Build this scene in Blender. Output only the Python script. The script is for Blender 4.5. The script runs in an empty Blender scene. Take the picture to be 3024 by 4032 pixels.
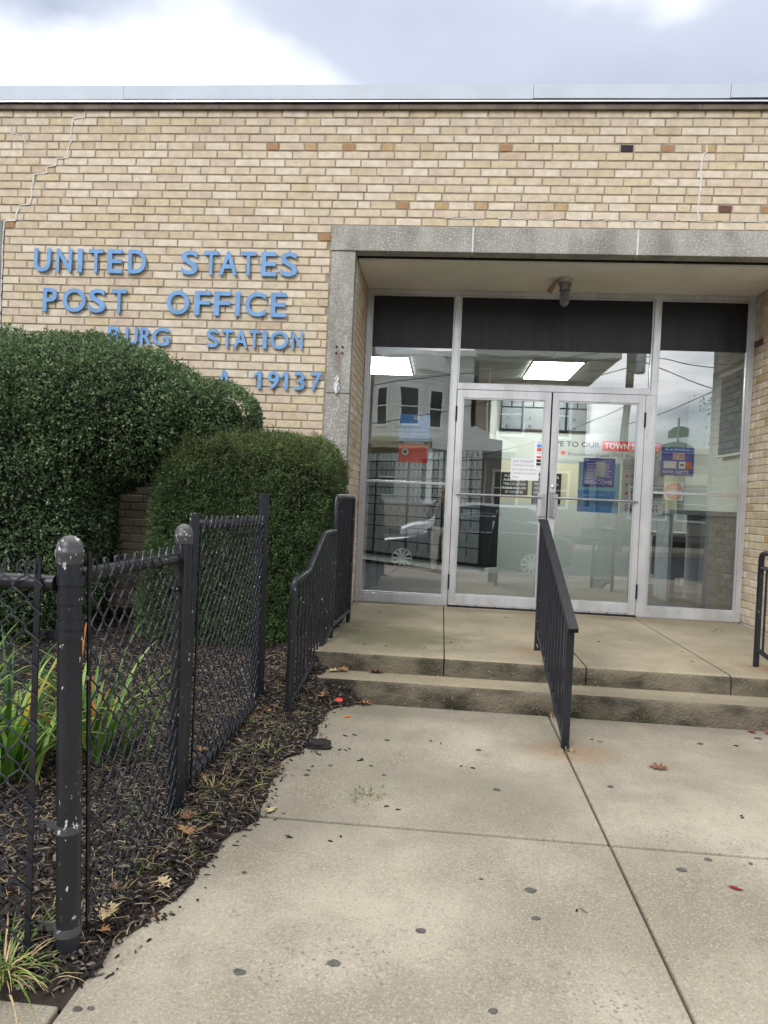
import bpy, bmesh, math, random
import numpy as np
from mathutils import Vector, Matrix, noise as mnoise
random.seed(7); RNG = np.random.default_rng(7)
SC = bpy.context.scene; COL = SC.collection
R = math.radians
# ------------------------------------------------------------------ camera
cd = bpy.data.cameras.new('camera'); cam = bpy.data.objects.new('camera', cd); COL.objects.link(cam)
cd.sensor_fit = 'VERTICAL'; cd.sensor_height = 24.0; cd.lens = 24*2795.95/4032; cd.clip_start = .05; cd.clip_end = 900
cam.matrix_world = Matrix(((.99564572, -.04617188, .08097994, 0), (.08160715, .01186212, -.99659398, -5.854), (.04505403, .99886308, .01557842, 1.225), (0, 0, 0, 1)))
SC.camera = cam
# ------------------------------------------------------------------ sky and sun
SUN_EL, SUN_AZ = R(38), R(207)
w = bpy.data.worlds.new('World'); SC.world = w; w.use_nodes = True
nt = w.node_tree; N = nt.nodes; LK = nt.links; N.clear()
def wn(t, **k):
    n = N.new(t)
    for a, b in k.items(): setattr(n, a, b)
    return n
def wmath(op, a, b=None, c=None):
    n = wn('ShaderNodeMath', operation=op)
    for i, v in enumerate((a, b, c)):
        if v is None: continue
        if hasattr(v, 'is_linked') or hasattr(v, 'links'): LK.new(v, n.inputs[i])
        else: n.inputs[i].default_value = v
    return n.outputs[0]
sky = wn('ShaderNodeTexSky', sky_type='NISHITA', sun_disc=False); sky.sun_elevation = SUN_EL; sky.sun_rotation = SUN_AZ; sky.altitude = 20; sky.air_density = 1.0
tc = wn('ShaderNodeTexCoord'); sep = wn('ShaderNodeSeparateXYZ'); LK.new(tc.outputs['Generated'], sep.inputs[0])
zz = wmath('ADD', wmath('MAXIMUM', sep.outputs[2], 0.0), .16)
cx = wmath('DIVIDE', sep.outputs[0], zz); cy = wmath('DIVIDE', sep.outputs[1], zz)
cmb = wn('ShaderNodeCombineXYZ'); LK.new(cx, cmb.inputs[0]); LK.new(cy, cmb.inputs[1]); cmb.inputs[2].default_value = 3.3
def wnoise(scale, detail, off, rough=.55):
    m = wn('ShaderNodeMapping'); m.inputs['Location'].default_value = off; LK.new(cmb.outputs[0], m.inputs[0])
    n = wn('ShaderNodeTexNoise'); n.inputs['Scale'].default_value = scale; n.inputs['Detail'].default_value = detail; n.inputs['Roughness'].default_value = rough
    LK.new(m.outputs[0], n.inputs['Vector']); return n.outputs['Fac']
def wramp(f, p):
    r = wn('ShaderNodeValToRGB'); e = r.color_ramp.elements
    while len(e) < len(p): e.new(.5)
    for el, (q, c) in zip(e, p): el.position = q; el.color = (*c, 1)
    LK.new(f, r.inputs[0]); return r.outputs[0]
CLOUD_S = 0.665; CLOUD_OFF = (21.4171, 25.3876, 0)
cover = wramp(wnoise(.8, 6, (4.2, 1.1, 0)), [(.30, (0, 0, 0)), (.45, (1, 1, 1))])
shade = wramp(wnoise(CLOUD_S, 6, CLOUD_OFF, .46), [(.38, (3.2, 3.6, 4.5)), (.49, (4.3, 4.7, 5.6)), (.54, (8.6, 8.9, 9.4)), (.62, (18, 18, 18))])
mx = wn('ShaderNodeMix', data_type='RGBA'); LK.new(cover, mx.inputs[0]); LK.new(sky.outputs[0], mx.inputs[6]); LK.new(shade, mx.inputs[7])
bg = wn('ShaderNodeBackground'); bg.inputs[1].default_value = .1; LK.new(mx.outputs[2], bg.inputs[0])
wo = wn('ShaderNodeOutputWorld'); LK.new(bg.outputs[0], wo.inputs[0])
sd = bpy.data.lights.new('sun', 'SUN'); sd.energy = 1.5; sd.angle = R(25); sd.color = (1, .97, .93)
so = bpy.data.objects.new('sun', sd); COL.objects.link(so)
sv = Vector((math.cos(SUN_EL)*math.sin(SUN_AZ), math.cos(SUN_EL)*math.cos(SUN_AZ), math.sin(SUN_EL)))
so.rotation_euler = sv.to_track_quat('Z', 'Y').to_euler(); so.location = (0, 0, 30)
vs = SC.view_settings; SC.display_settings.display_device = 'sRGB'; vs.view_transform = 'Standard'; vs.look = 'None'; vs.exposure = 0.70; vs.gamma = 1; vs.use_curve_mapping = False
cy_ = SC.cycles
cy_.max_bounces = 8; cy_.diffuse_bounces = 3; cy_.glossy_bounces = 4; cy_.transparent_max_bounces = 16; cy_.transmission_bounces = 4; cy_.caustics_reflective = False; cy_.caustics_refractive = False; cy_.use_denoising = True; cy_.sample_clamp_indirect = 8
# ------------------------------------------------------------------ materials
def srgb(r, g, b):
    f = lambda c: (c/255/12.92) if c/255 <= .04045 else ((c/255+.055)/1.055)**2.4
    return (f(r), f(g), f(b))
class NM:
    def __init__(s, name):
        s.m = bpy.data.materials.new(name); s.m.use_nodes = True; s.t = s.m.node_tree; s.N = s.t.nodes; s.L = s.t.links
        s.b = s.N['Principled BSDF']; s.g = s.N.new('ShaderNodeNewGeometry'); s.pos = s.g.outputs['Position']
    def n(s, t, **k):
        n = s.N.new(t)
        for a, b in k.items(): setattr(n, a, b)
        return n
    def put(s, v, i):
        if hasattr(v, 'links'): s.L.new(v, i)
        elif isinstance(v, tuple) and len(v) == 3 and i.type == 'RGBA': i.default_value = (*v, 1)
        else: i.default_value = v
    def scaled(s, sc, off=(0, 0, 0)):
        m = s.n('ShaderNodeMapping'); m.inputs['Scale'].default_value = sc if isinstance(sc, tuple) else (sc,)*3; m.inputs['Location'].default_value = off
        s.L.new(s.pos, m.inputs[0]); return m.outputs[0]
    def noise(s, sc, det=4, rough=.55, off=(0, 0, 0)):
        n = s.n('ShaderNodeTexNoise'); n.inputs['Scale'].default_value = 1; n.inputs['Detail'].default_value = det; n.inputs['Roughness'].default_value = rough
        s.L.new(s.scaled(sc, off), n.inputs['Vector']); return n.outputs['Fac']
    def vor(s, sc, out='Distance', feat='F1'):
        n = s.n('ShaderNodeTexVoronoi', feature=feat); n.inputs['Scale'].default_value = 1; s.L.new(s.scaled(sc), n.inputs['Vector']); return n.outputs[out]
    def ramp(s, f, lo, hi, a=0., b=1.):
        n = s.n('ShaderNodeMapRange'); n.interpolation_type = 'SMOOTHSTEP'
        s.L.new(f, n.inputs[0]); n.inputs[1].default_value = lo; n.inputs[2].default_value = hi; n.inputs[3].default_value = a; n.inputs[4].default_value = b
        return n.outputs[0]
    def mix(s, f, a, b, mode='MIX'):
        n = s.n('ShaderNodeMix', data_type='RGBA', blend_type=mode); n.clamp_factor = True
        s.put(f, n.inputs[0]); s.put(a, n.inputs[6]); s.put(b, n.inputs[7]); return n.outputs[2]
    def math(s, op, a, b=0.):
        n = s.n('ShaderNodeMath', operation=op); s.put(a, n.inputs[0]); s.put(b, n.inputs[1]); return n.outputs[0]
    def xyz(s):
        n = s.n('ShaderNodeSeparateXYZ'); s.L.new(s.pos, n.inputs[0]); return n.outputs
    def blob(s, cx, cy, rx, ry, soft=.9, wob=.5, nsc=6):   # an irregular spot of wear around a point on the floor
        X = s.xyz(); dx = s.math('DIVIDE', s.math('SUBTRACT', X[0], cx), rx); dy = s.math('DIVIDE', s.math('SUBTRACT', X[1], cy), ry)
        d = s.math('SQRT', s.math('ADD', s.math('MULTIPLY', dx, dx), s.math('MULTIPLY', dy, dy)))
        d = s.math('ADD', d, s.math('MULTIPLY', s.math('SUBTRACT', s.noise(nsc, 5), .5), wob*2))
        return s.ramp(d, 1-soft, 1.0, 1., 0.)
    def bump(s, h, strength=.3, dist=.01):
        n = s.n('ShaderNodeBump'); n.inputs['Strength'].default_value = strength; n.inputs['Distance'].default_value = dist
        s.L.new(h, n.inputs['Height']); s.L.new(n.outputs[0], s.b.inputs['Normal'])
    def out(s, col, rough=.8, metal=0., spec=.3):
        s.put(col, s.b.inputs['Base Color']); s.put(rough, s.b.inputs['Roughness']); s.b.inputs['Metallic'].default_value = metal
        s.b.inputs['Specular IOR Level'].default_value = spec; return s.m
def plain(name, col, rough=.6, metal=0., var=.15, sc=8., bump=0., bsc=60., spec=.3):
    k = NM(name); f = k.noise(sc, 5)
    c = k.mix(k.ramp(f, .3, .7), tuple(x*(1-var) for x in col), tuple(min(1, x*(1+var)) for x in col))
    if bump: k.bump(k.noise(bsc, 4), bump, .004)
    return k.out(c, rough, metal, spec)
def emit(name, col, st):
    m = bpy.data.materials.new(name); m.use_nodes = True; t = m.node_tree; t.nodes.clear()
    e = t.nodes.new('ShaderNodeEmission'); e.inputs[0].default_value = (*col, 1); e.inputs[1].default_value = st
    o = t.nodes.new('ShaderNodeOutputMaterial'); t.links.new(e.outputs[0], o.inputs[0]); return m
def brick_mat(name, c, speck=.25):
    k = NM(name); f = k.noise(14, 5); c2 = tuple(x*.90 for x in c); c3 = tuple(min(1, x*1.08) for x in c)
    col = k.mix(k.ramp(f, .35, .65), c2, c3)
    col = k.mix(k.math('MULTIPLY', k.ramp(k.noise((3, 3, 9), 3), .45, .75), .35), col, tuple(x*y for x, y in zip(c, (.8, .78, .78))))
    sp = k.ramp(k.noise(150, 2), .66, .72); col = k.mix(k.math('MULTIPLY', sp, speck*2), col, (.1, .07, .05))
    X = k.xyz(); run = k.noise((9, 9, .7), 4)      # run-off soiling that hangs below the coping
    soil = k.math('MULTIPLY', k.ramp(X[2], 4.05, 4.45), k.ramp(run, .35, .65))
    col = k.mix(k.math('MULTIPLY', soil, .22), col, (.16, .13, .10))
    k.bump(k.noise(120, 5), .25, .003); return k.out(col, .85, 0, .2)
def dk(c, f): return tuple(x*f for x in c)
BRK = [brick_mat('brick_cream', srgb(204, 189, 166), .12), brick_mat('brick_pale', srgb(213, 200, 180), .08), brick_mat('brick_pinkish', srgb(201, 183, 163), .1),
       brick_mat('brick_sand', srgb(203, 187, 157), .3), brick_mat('brick_speckled', srgb(198, 182, 154), .6), brick_mat('brick_tan', srgb(190, 172, 147), .3),
       brick_mat('brick_ochre', srgb(182, 156, 118), .35), brick_mat('brick_orange', srgb(164, 130, 98), .3), brick_mat('brick_red', srgb(108, 78, 68), .2), brick_mat('brick_blue_black', srgb(56, 52, 60), .1)]
BW = [40, 26, 13, 9, 7, 3, .1, .0, 0, 0]; HW = [34, 16, 14, 16, 8, 9, 2, .6, .2, 0]
M = {}
M['mortar'] = plain('mortar', srgb(152, 141, 125), .95, var=.22, sc=10, bump=.5, bsc=200)
M['mortar_pale'] = plain('mortar_pale', srgb(205, 200, 188), .95, var=.1, sc=20, bump=.4, bsc=200)
M['caulk'] = plain('caulk', srgb(214, 211, 206), .6, var=.05)
def stone():
    k = NM('cast_stone'); f = k.noise(3, 6); c = k.mix(k.ramp(f, .35, .65), srgb(142, 140, 133), srgb(162, 160, 152))
    v = k.noise(75, 3, .7); c = k.mix(k.math('MULTIPLY', k.ramp(v, .53, .60), .8), c, srgb(196, 196, 190)); c = k.mix(k.math('MULTIPLY', k.ramp(k.noise(95, 3, .7, (3, 1, 2)), .58, .66), .4), c, srgb(96, 96, 93))
    st = k.ramp(k.noise((2.2, 2.2, .9), 5), .48, .66); c = k.mix(k.math('MULTIPLY', st, .5), c, srgb(86, 88, 84))
    ru = k.math('MULTIPLY', k.ramp(k.math('ABSOLUTE', k.math('ADD', k.xyz()[0], .905)), .0, .045, 1., 0.), k.math('MULTIPLY', k.ramp(k.xyz()[2], 2.15, 2.4), k.ramp(k.xyz()[2], 2.43, 2.48, 1., 0.)))
    c = k.mix(k.math('MULTIPLY', k.math('MULTIPLY', ru, k.noise((40, 40, 6), 3)), .9), c, srgb(96, 66, 40))
    k.bump(v, .35, .004); return k.out(c, .9, 0, .2)
M['stone'] = stone()
def concrete(name, a, b, dirt=.0, step=False):
    k = NM(name); f = k.noise(.9, 7, .62); c = k.mix(k.ramp(f, .36, .66), a, b); c = k.mix(k.math('MULTIPLY', k.ramp(k.noise((2.3, 1.1, 1), 6, .6, (6, 1, 4)), .48, .66), .4), c, tuple(x*.8 for x in a))
    c = k.mix(k.math('MULTIPLY', k.ramp(k.noise(5, 6, .65), .5, .72), .35), c, tuple(x*.72 for x in a))
    ag = k.noise(125, 3, .65); c = k.mix(k.math('MULTIPLY', k.ramp(ag, .50, .64), .36), c, tuple(min(1, x*1.45) for x in b))
    ag2 = k.noise(105, 3, .65, (5, 2, 1)); c = k.mix(k.math('MULTIPLY', k.ramp(ag2, .53, .68), .42), c, tuple(x*.45 for x in a))
    worn = k.ramp(k.noise(1.7, 5, .6, (9, 3, 0)), .52, .66); peb = k.ramp(k.noise(75, 2, .5, (1, 7, 2)), .62, .66)
    c = k.mix(k.math('MULTIPLY', k.math('MULTIPLY', worn, peb), .85), c, (.15, .145, .14))
    c = k.mix(k.math('MULTIPLY', k.ramp(k.noise((.55, .9, 1), 5, .7, (2, 5, 5)), .5, .62), .3), c, (.19, .17, .135))
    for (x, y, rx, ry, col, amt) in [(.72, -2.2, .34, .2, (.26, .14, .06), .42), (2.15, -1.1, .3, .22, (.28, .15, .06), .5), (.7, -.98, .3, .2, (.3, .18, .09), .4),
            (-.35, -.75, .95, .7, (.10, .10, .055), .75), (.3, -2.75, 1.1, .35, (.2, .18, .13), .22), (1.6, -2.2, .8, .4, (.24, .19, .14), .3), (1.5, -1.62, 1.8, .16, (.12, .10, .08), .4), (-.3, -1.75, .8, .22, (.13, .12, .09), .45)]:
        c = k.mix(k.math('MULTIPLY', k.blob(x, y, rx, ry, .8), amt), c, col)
    if dirt: c = k.mix(k.math('MULTIPLY', k.ramp(k.noise(2.6, 6, .65, (2, 8, 1)), .42, .6), dirt), c, tuple(x*.45 for x in a))
    h = k.math('ADD', k.math('MULTIPLY', ag, .6), k.math('MULTIPLY', k.noise(40, 4), .5)); k.bump(h, .35, .004)
    return k.out(c, .92, 0, .2)
M['walk'] = concrete('walk_concrete', srgb(131, 124, 109), srgb(163, 155, 139))
M['land'] = concrete('landing_concrete', srgb(136, 126, 105), srgb(160, 149, 127), .12)
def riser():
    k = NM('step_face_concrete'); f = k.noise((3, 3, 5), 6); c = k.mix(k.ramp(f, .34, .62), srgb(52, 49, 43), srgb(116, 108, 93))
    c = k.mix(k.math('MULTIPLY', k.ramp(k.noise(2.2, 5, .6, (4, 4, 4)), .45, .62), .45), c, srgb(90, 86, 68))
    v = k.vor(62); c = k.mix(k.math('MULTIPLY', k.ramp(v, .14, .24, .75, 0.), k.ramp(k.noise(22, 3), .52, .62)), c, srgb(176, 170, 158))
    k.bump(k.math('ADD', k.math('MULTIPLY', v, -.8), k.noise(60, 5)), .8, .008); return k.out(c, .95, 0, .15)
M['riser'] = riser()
M['joint'] = plain('joint_dirt', srgb(34, 28, 22), .95, var=.3, sc=30, bump=.6)
M['soil'] = plain('soil', srgb(52, 44, 37), .95, var=.35, sc=14, bump=.9, bsc=70)
def alum():
    k = NM('anodised_aluminium'); f = k.noise((5, 5, 1.2), 5); c = k.mix(k.ramp(f, .35, .7), srgb(188, 189, 192), srgb(210, 211, 214))
    c = k.mix(k.math('MULTIPLY', k.ramp(k.noise((30, 30, 7), 5, .7), .58, .72), .35), c, srgb(140, 138, 138))
    k.bump(k.noise(30, 3), .06, .002); return k.out(c, k.ramp(k.noise(6, 4), .3, .7, .34, .5), .55, .5)
M['alum'] = alum()
M['bright_alum'] = plain('bright_aluminium', srgb(220, 221, 225), .25, .9, .05)
M['coping'] = plain('coping_metal', srgb(196, 205, 216), .5, .0, .05, 3)
M['drip'] = plain('drip_board', srgb(112, 100, 88), .8, 0, .3, 5, .3)
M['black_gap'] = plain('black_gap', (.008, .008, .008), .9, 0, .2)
M['soffit'] = plain('soffit_paint', srgb(233, 230, 220), .8, 0, .07, 2.2)
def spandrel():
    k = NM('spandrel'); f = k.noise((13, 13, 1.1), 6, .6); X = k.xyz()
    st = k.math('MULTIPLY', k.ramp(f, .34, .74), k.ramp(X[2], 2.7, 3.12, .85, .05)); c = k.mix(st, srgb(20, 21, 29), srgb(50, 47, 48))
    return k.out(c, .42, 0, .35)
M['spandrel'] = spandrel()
def blackpaint(name, flake=.0, rust=.0, c0=srgb(23, 25, 31), rough=.38):
    k = NM(name); c = k.mix(k.ramp(k.noise(9, 5), .35, .7), c0, tuple(x*1.6 for x in c0))
    if rust:
        r = k.ramp(k.noise(28, 6, .7, (2, 2, 2)), .60, .70); c = k.mix(k.math('MULTIPLY', r, rust), c, srgb(104, 66, 44))
    if flake:
        cl_ = k.math('MULTIPLY', k.math('SUBTRACT', k.noise(5.5, 3, .6, (7, 7, 1)), .5), .22); fl = k.ramp(k.math('ADD', k.noise((62, 62, 38), 4, .6), cl_), .73-flake, .74-flake); c = k.mix(fl, c, srgb(190, 190, 190))
    k.bump(k.noise(45, 4), .12, .003); return k.out(c, rough, 0, .5)
M['post_paint'] = blackpaint('post_paint', .055); M['fence_paint'] = blackpaint('fence_paint', .04); M['wire'] = blackpaint('wire_paint', .05, .0, srgb(34, 37, 43), .34)
M['rail_paint'] = blackpaint('rail_paint', .045); M['centre_paint'] = blackpaint('centre_rail_paint', .0, .7, srgb(27, 28, 34), .4); M['bar_paint'] = blackpaint('bar_paint', .03, .25, srgb(23, 26, 34), .4)
M['cap_paint'] = blackpaint('cap_paint', .10, 0, srgb(62, 62, 63), .4)
M['letter'] = plain('letter_blue', srgb(112, 155, 202), .55, .0, .13, 9, .05)
def glass():
    m = bpy.data.materials.new('window_glass'); m.use_nodes = True; t = m.node_tree; t.nodes.clear(); n = t.nodes.new; l = t.links.new
    tr = n('ShaderNodeBsdfTransparent'); tr.inputs[0].default_value = (.96, .98, .965, 1)
    gl = n('ShaderNodeBsdfGlossy'); gl.inputs[0].default_value = (.96, .97, 1, 1); gl.inputs['Roughness'].default_value = 0.0
    fr = n('ShaderNodeFresnel'); fr.inputs[0].default_value = 1.5
    mr = n('ShaderNodeMath'); mr.operation = 'MULTIPLY_ADD'; mr.inputs[1].default_value = 1.0; mr.inputs[2].default_value = .20; mr.use_clamp = True; l(fr.outputs[0], mr.inputs[0])
    g = n('ShaderNodeNewGeometry'); nz = n('ShaderNodeTexNoise'); nz.inputs['Scale'].default_value = 1.6; nz.inputs['Detail'].default_value = 1; l(g.outputs['Position'], nz.inputs['Vector'])
    bp = n('ShaderNodeBump'); bp.inputs['Strength'].default_value = .05; bp.inputs['Distance'].default_value = .02; l(nz.outputs['Fac'], bp.inputs['Height']); l(bp.outputs[0], gl.inputs['Normal'])
    mi = n('ShaderNodeMixShader'); l(mr.outputs[0], mi.inputs[0]); l(tr.outputs[0], mi.inputs[1]); l(gl.outputs[0], mi.inputs[2])
    o = n('ShaderNodeOutputMaterial'); l(mi.outputs[0], o.inputs[0]); return m
M['glass'] = glass()
def P(name, c, *a, **k): M[name] = plain(name, c, *a, **k)
P('white', srgb(225, 225, 222), .6, var=.05); P('white_wall', srgb(178, 181, 173), .8, var=.04, sc=2); P('cream_wall', srgb(208, 202, 172), .8, var=.05, sc=2)
P('floor_tile', srgb(70, 70, 74), .35, var=.2, sc=3); P('dark', srgb(30, 32, 36), .6); P('box_grey', srgb(112, 117, 119), .45, .0, .12, 9); P('box_frame', srgb(22, 23, 30), .5)
P('navy', srgb(70, 80, 178), .5, var=.06); P('blue_poster', srgb(92, 156, 230), .5, var=.06); P('red', srgb(228, 66, 54), .5, var=.05); P('sign_black', srgb(52, 48, 42), .5); P('ink', srgb(48, 52, 96), .6)
P('print_white', srgb(238, 238, 236), .6, var=.02); P('print_grey', srgb(104, 110, 112), .6); P('pale_grey', srgb(196, 201, 195), .75, var=.025, sc=1.5); P('box_blue', srgb(52, 142, 214), .4, var=.1); P('teal_pale', srgb(140, 198, 216), .4)
P('orange', srgb(222, 112, 44), .6); P('gift_pink', srgb(214, 168, 160), .6, var=.25, sc=40); P('paper', srgb(226, 226, 230), .7, var=.03, sc=6); P('pencil', srgb(120, 124, 136), .8)
P('counter_grey', srgb(140, 148, 150), .5); P('blind', srgb(64, 84, 96), .8); P('ceiling_tile', srgb(188, 190, 182), .85, var=.04)
P('siding', srgb(238, 242, 234), .7, var=.04, sc=1); P('house_trim', srgb(244, 246, 242), .6, var=.03); P('house_glass', srgb(40, 46, 44), .15, var=.2, sc=.6); P('tan_stucco', srgb(172, 158, 138), .9, var=.08, sc=.8)
P('canopy_metal', srgb(206, 206, 194), .6, var=.05); P('shop_wall', srgb(150, 140, 124), .9, var=.06); P('roof_dark', srgb(92, 86, 80), .9); P('asphalt', (.05, .05, .052), .9, var=.2, sc=3, bump=.5); P('porch_yellow', srgb(200, 196, 158), .7)
P('car_paint', srgb(34, 40, 38), .12, .3, .05, spec=.6); P('van_paint', srgb(222, 226, 224), .25, var=.02); P('car_glass', srgb(16, 19, 20), .05, spec=.7); P('tyre', (.02, .02, .02), .85); P('rim', srgb(228, 231, 233), .35, .1, .05); P('tail_red', srgb(170, 30, 26), .2)
P('chrome', srgb(210, 212, 214), .15, .9, .03)
P('pole_wood', srgb(96, 86, 76), .9, var=.25, sc=5); P('street_green', srgb(28, 110, 84), .45, var=.04); P('steel', srgb(160, 162, 162), .4, .7, .08); P('cable', (.012, .012, .013), .7)
P('light_base', srgb(176, 172, 162), .6, var=.1); P('light_metal', srgb(120, 120, 116), .4, .6, .1); P('socket', srgb(150, 122, 92), .6); P('rubber', (.015, .015, .015), .8)
P('plastic_white', srgb(214, 216, 214), .45, var=.06, sc=30); P('rust', srgb(88, 52, 32), .9, var=.4, sc=60)
P('gum', srgb(84, 81, 78), .8, var=.25, sc=40); P('oak_tan', srgb(158, 116, 80), .7, var=.2, sc=60); P('oak_pale', srgb(186, 166, 128), .7, var=.12, sc=60); P('oak_brown', srgb(112, 78, 58), .75, var=.25, sc=60); P('leaf_red', srgb(120, 22, 34), .6, var=.2, sc=60)
def leafm(name, c, rough=.45, tr=.25):
    k = NM(name); f = k.noise(5, 3); c2 = k.mix(k.ramp(f, .3, .7), tuple(x*.75 for x in c), tuple(x*1.25 for x in c)); k.out(c2, rough, 0, .4)
    t = k.n('ShaderNodeBsdfTranslucent'); k.L.new(c2, t.inputs[0]); mi = k.n('ShaderNodeMixShader'); mi.inputs[0].default_value = tr
    k.L.new(k.b.outputs[0], mi.inputs[1]); k.L.new(t.outputs[0], mi.inputs[2]); k.L.new(mi.outputs[0], k.N['Material Output'].inputs[0]); return k.m
HOLLY = [leafm('holly_dark', (.060, .108, .044)), leafm('holly_mid', (.100, .165, .070)), leafm('holly_light', (.19, .26, .13)), leafm('holly_young', (.17, .25, .10))]
YEW = [leafm('yew_dark', (.050, .104, .040), .6), leafm('yew_mid', (.084, .155, .052), .6), leafm('yew_light', (.14, .19, .07), .6), leafm('yew_tip', (.21, .215, .075), .6), leafm('yew_brown', (.13, .075, .04), .7, .1)]
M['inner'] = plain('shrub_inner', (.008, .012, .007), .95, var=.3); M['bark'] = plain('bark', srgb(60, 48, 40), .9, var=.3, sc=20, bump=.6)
LILY = [leafm('lily_green', srgb(92, 132, 52), .4, .35), leafm('lily_pale', srgb(150, 176, 92), .4, .35), leafm('lily_deep', srgb(58, 96, 38), .4, .3), leafm('lily_yellow', srgb(206, 178, 60), .5, .35), leafm('lily_orange', srgb(186, 116, 52), .6, .3)]
STRAW = plain('straw', srgb(176, 156, 116), .8, var=.2, sc=30); CHIP = [plain('chip_black', srgb(39, 36, 34), .85, var=.3, sc=40), plain('chip_brown', srgb(58, 48, 41), .9, var=.3, sc=40), plain('chip_grey', srgb(112, 104, 96), .9, var=.25, sc=40)]
# ------------------------------------------------------------------ mesh helpers
class MB:
    def __init__(s): s.v = []; s.f = []; s.m = []
    def add(s, vs, fs, m=0):
        o = len(s.v); s.v += [tuple(p) for p in vs]; s.f += [tuple(i+o for i in f) for f in fs]; s.m += [m]*len(fs); return s
    def box(s, x0, x1, y0, y1, z0, z1, m=0):
        return s.add([(x0, y0, z0), (x1, y0, z0), (x1, y1, z0), (x0, y1, z0), (x0, y0, z1), (x1, y0, z1), (x1, y1, z1), (x0, y1, z1)],
                     [(0, 3, 2, 1), (4, 5, 6, 7), (0, 1, 5, 4), (1, 2, 6, 5), (2, 3, 7, 6), (3, 0, 4, 7)], m)
    def tube(s, pts, r, n=8, m=0, caps=True, up=None):
        pts = [Vector(p) for p in pts]; k = len(pts); rs = r if isinstance(r, (list, tuple)) else [r]*k; rings = []; prev = None
        for i, p in enumerate(pts):
            t = (pts[min(i+1, k-1)]-pts[max(i-1, 0)]).normalized()
            if prev is None:
                a = Vector(up) if up else (Vector((0, 0, 1)) if abs(t.z) < .9 else Vector((0, 1, 0)))
                u = (a-t*a.dot(t)).normalized()
            else: u = (prev-t*prev.dot(t)).normalized()
            prev = u; b = t.cross(u)
            rings.append([p+(u*math.cos(2*math.pi*j/n)+b*math.sin(2*math.pi*j/n))*rs[i] for j in range(n)])
        vs = [q for r_ in rings for q in r_]
        fs = [(i*n+j, i*n+(j+1) % n, (i+1)*n+(j+1) % n, (i+1)*n+j) for i in range(k-1) for j in range(n)]
        if caps: fs += [tuple(range(n-1, -1, -1)), tuple(range((k-1)*n, k*n))]
        return s.add(vs, fs, m)
    def bar(s, p, q, w, d, m=0, side=(1, 0, 0)):   # a rectangular bar from p to q; w along side, d across
        p, q = Vector(p), Vector(q); t = (q-p).normalized(); a = Vector(side); a = (a-t*a.dot(t)).normalized(); b = t.cross(a)
        vs = [c+a*w/2*i+b*d/2*j for c in (p, q) for i, j in ((-1, -1), (1, -1), (1, 1), (-1, 1))]
        return s.add(vs, [(3, 2, 1, 0), (4, 5, 6, 7), (0, 1, 5, 4), (1, 2, 6, 5), (2, 3, 7, 6), (3, 0, 4, 7)], m)
    def lathe(s, prof, c, n=16, m=0, axis=(0, 0, 1)):   # prof: (radius, distance along axis)
        ax = Vector(axis).normalized(); u = (Vector((1, 0, 0)) if abs(ax.x) < .9 else Vector((0, 1, 0))); u = (u-ax*u.dot(ax)).normalized(); b = ax.cross(u); c = Vector(c)
        vs = [c+ax*z+(u*math.cos(2*math.pi*j/n)+b*math.sin(2*math.pi*j/n))*max(r, 1e-4) for r, z in prof for j in range(n)]
        k = len(prof); fs = [(i*n+j, i*n+(j+1) % n, (i+1)*n+(j+1) % n, (i+1)*n+j) for i in range(k-1) for j in range(n)]
        return s.add(vs, fs+[tuple(range(n-1, -1, -1)), tuple(range((k-1)*n, k*n))], m)
    def prism(s, poly, o, u, v, d, m=0):   # polygon in the u-v plane at o, pushed along d
        o, u, v, d = Vector(o), Vector(u), Vector(v), Vector(d); n = len(poly); vs = [o+u*a+v*b for a, b in poly]; vs += [p+d for p in vs]
        fs = [tuple(range(n)), tuple(range(2*n-1, n-1, -1))]+[(i, i+n, (i+1) % n+n, (i+1) % n) for i in range(n)]
        return s.add(vs, fs, m)
    def mesh(s, name, mats, smooth=False, fix=True):
        me = bpy.data.meshes.new(name); me.from_pydata(s.v, [], s.f)
        for mt in mats: me.materials.append(mt)
        if len(mats) > 1: me.polygons.foreach_set('material_index', s.m)
        if fix:
            bm = bmesh.new(); bm.from_mesh(me); bmesh.ops.recalc_face_normals(bm, faces=bm.faces); bm.to_mesh(me); bm.free()
        if smooth: me.polygons.foreach_set('use_smooth', [True]*len(me.polygons)); me.set_sharp_from_angle(angle=R(40))
        me.update(); return me
    def build(s, name, mats, parent=None, smooth=False, bevel=0, fix=True):
        if not isinstance(mats, (list, tuple)): mats = [mats]
        return link(name, s.mesh(name, mats, smooth, fix), parent, bevel)
def link(name, me, parent=None, bevel=0):
    o = bpy.data.objects.new(name, me); COL.objects.link(o)
    if parent is not None: put(o, parent)
    if bevel:
        b = o.modifiers.new('edge', 'BEVEL'); b.width = bevel; b.segments = 2; b.limit_method = 'ANGLE'; b.angle_limit = R(50)
    return o
def put(o, parent):   # geometry is written in world metres: undo the parent's own offset
    w = Vector((0, 0, 0)); p = parent
    while p is not None: w += p.location; p = p.parent
    o.parent = parent; o.location = -w
def tag(o, label=None, cat=None, group=None, kind=None):
    for k, v in (('label', label), ('category', cat), ('group', group), ('kind', kind)):
        if v: o[k] = v
    return o
def thing(name, loc, label, cat, group=None, kind=None):
    o = bpy.data.objects.new(name, None); COL.objects.link(o); o.location = loc; o.empty_display_size = .1; return tag(o, label, cat, group, kind)
def struct(name, loc=(0, 0, 0)):
    o = bpy.data.objects.new(name, None); COL.objects.link(o); o.location = loc; return tag(o, kind='structure')
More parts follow.
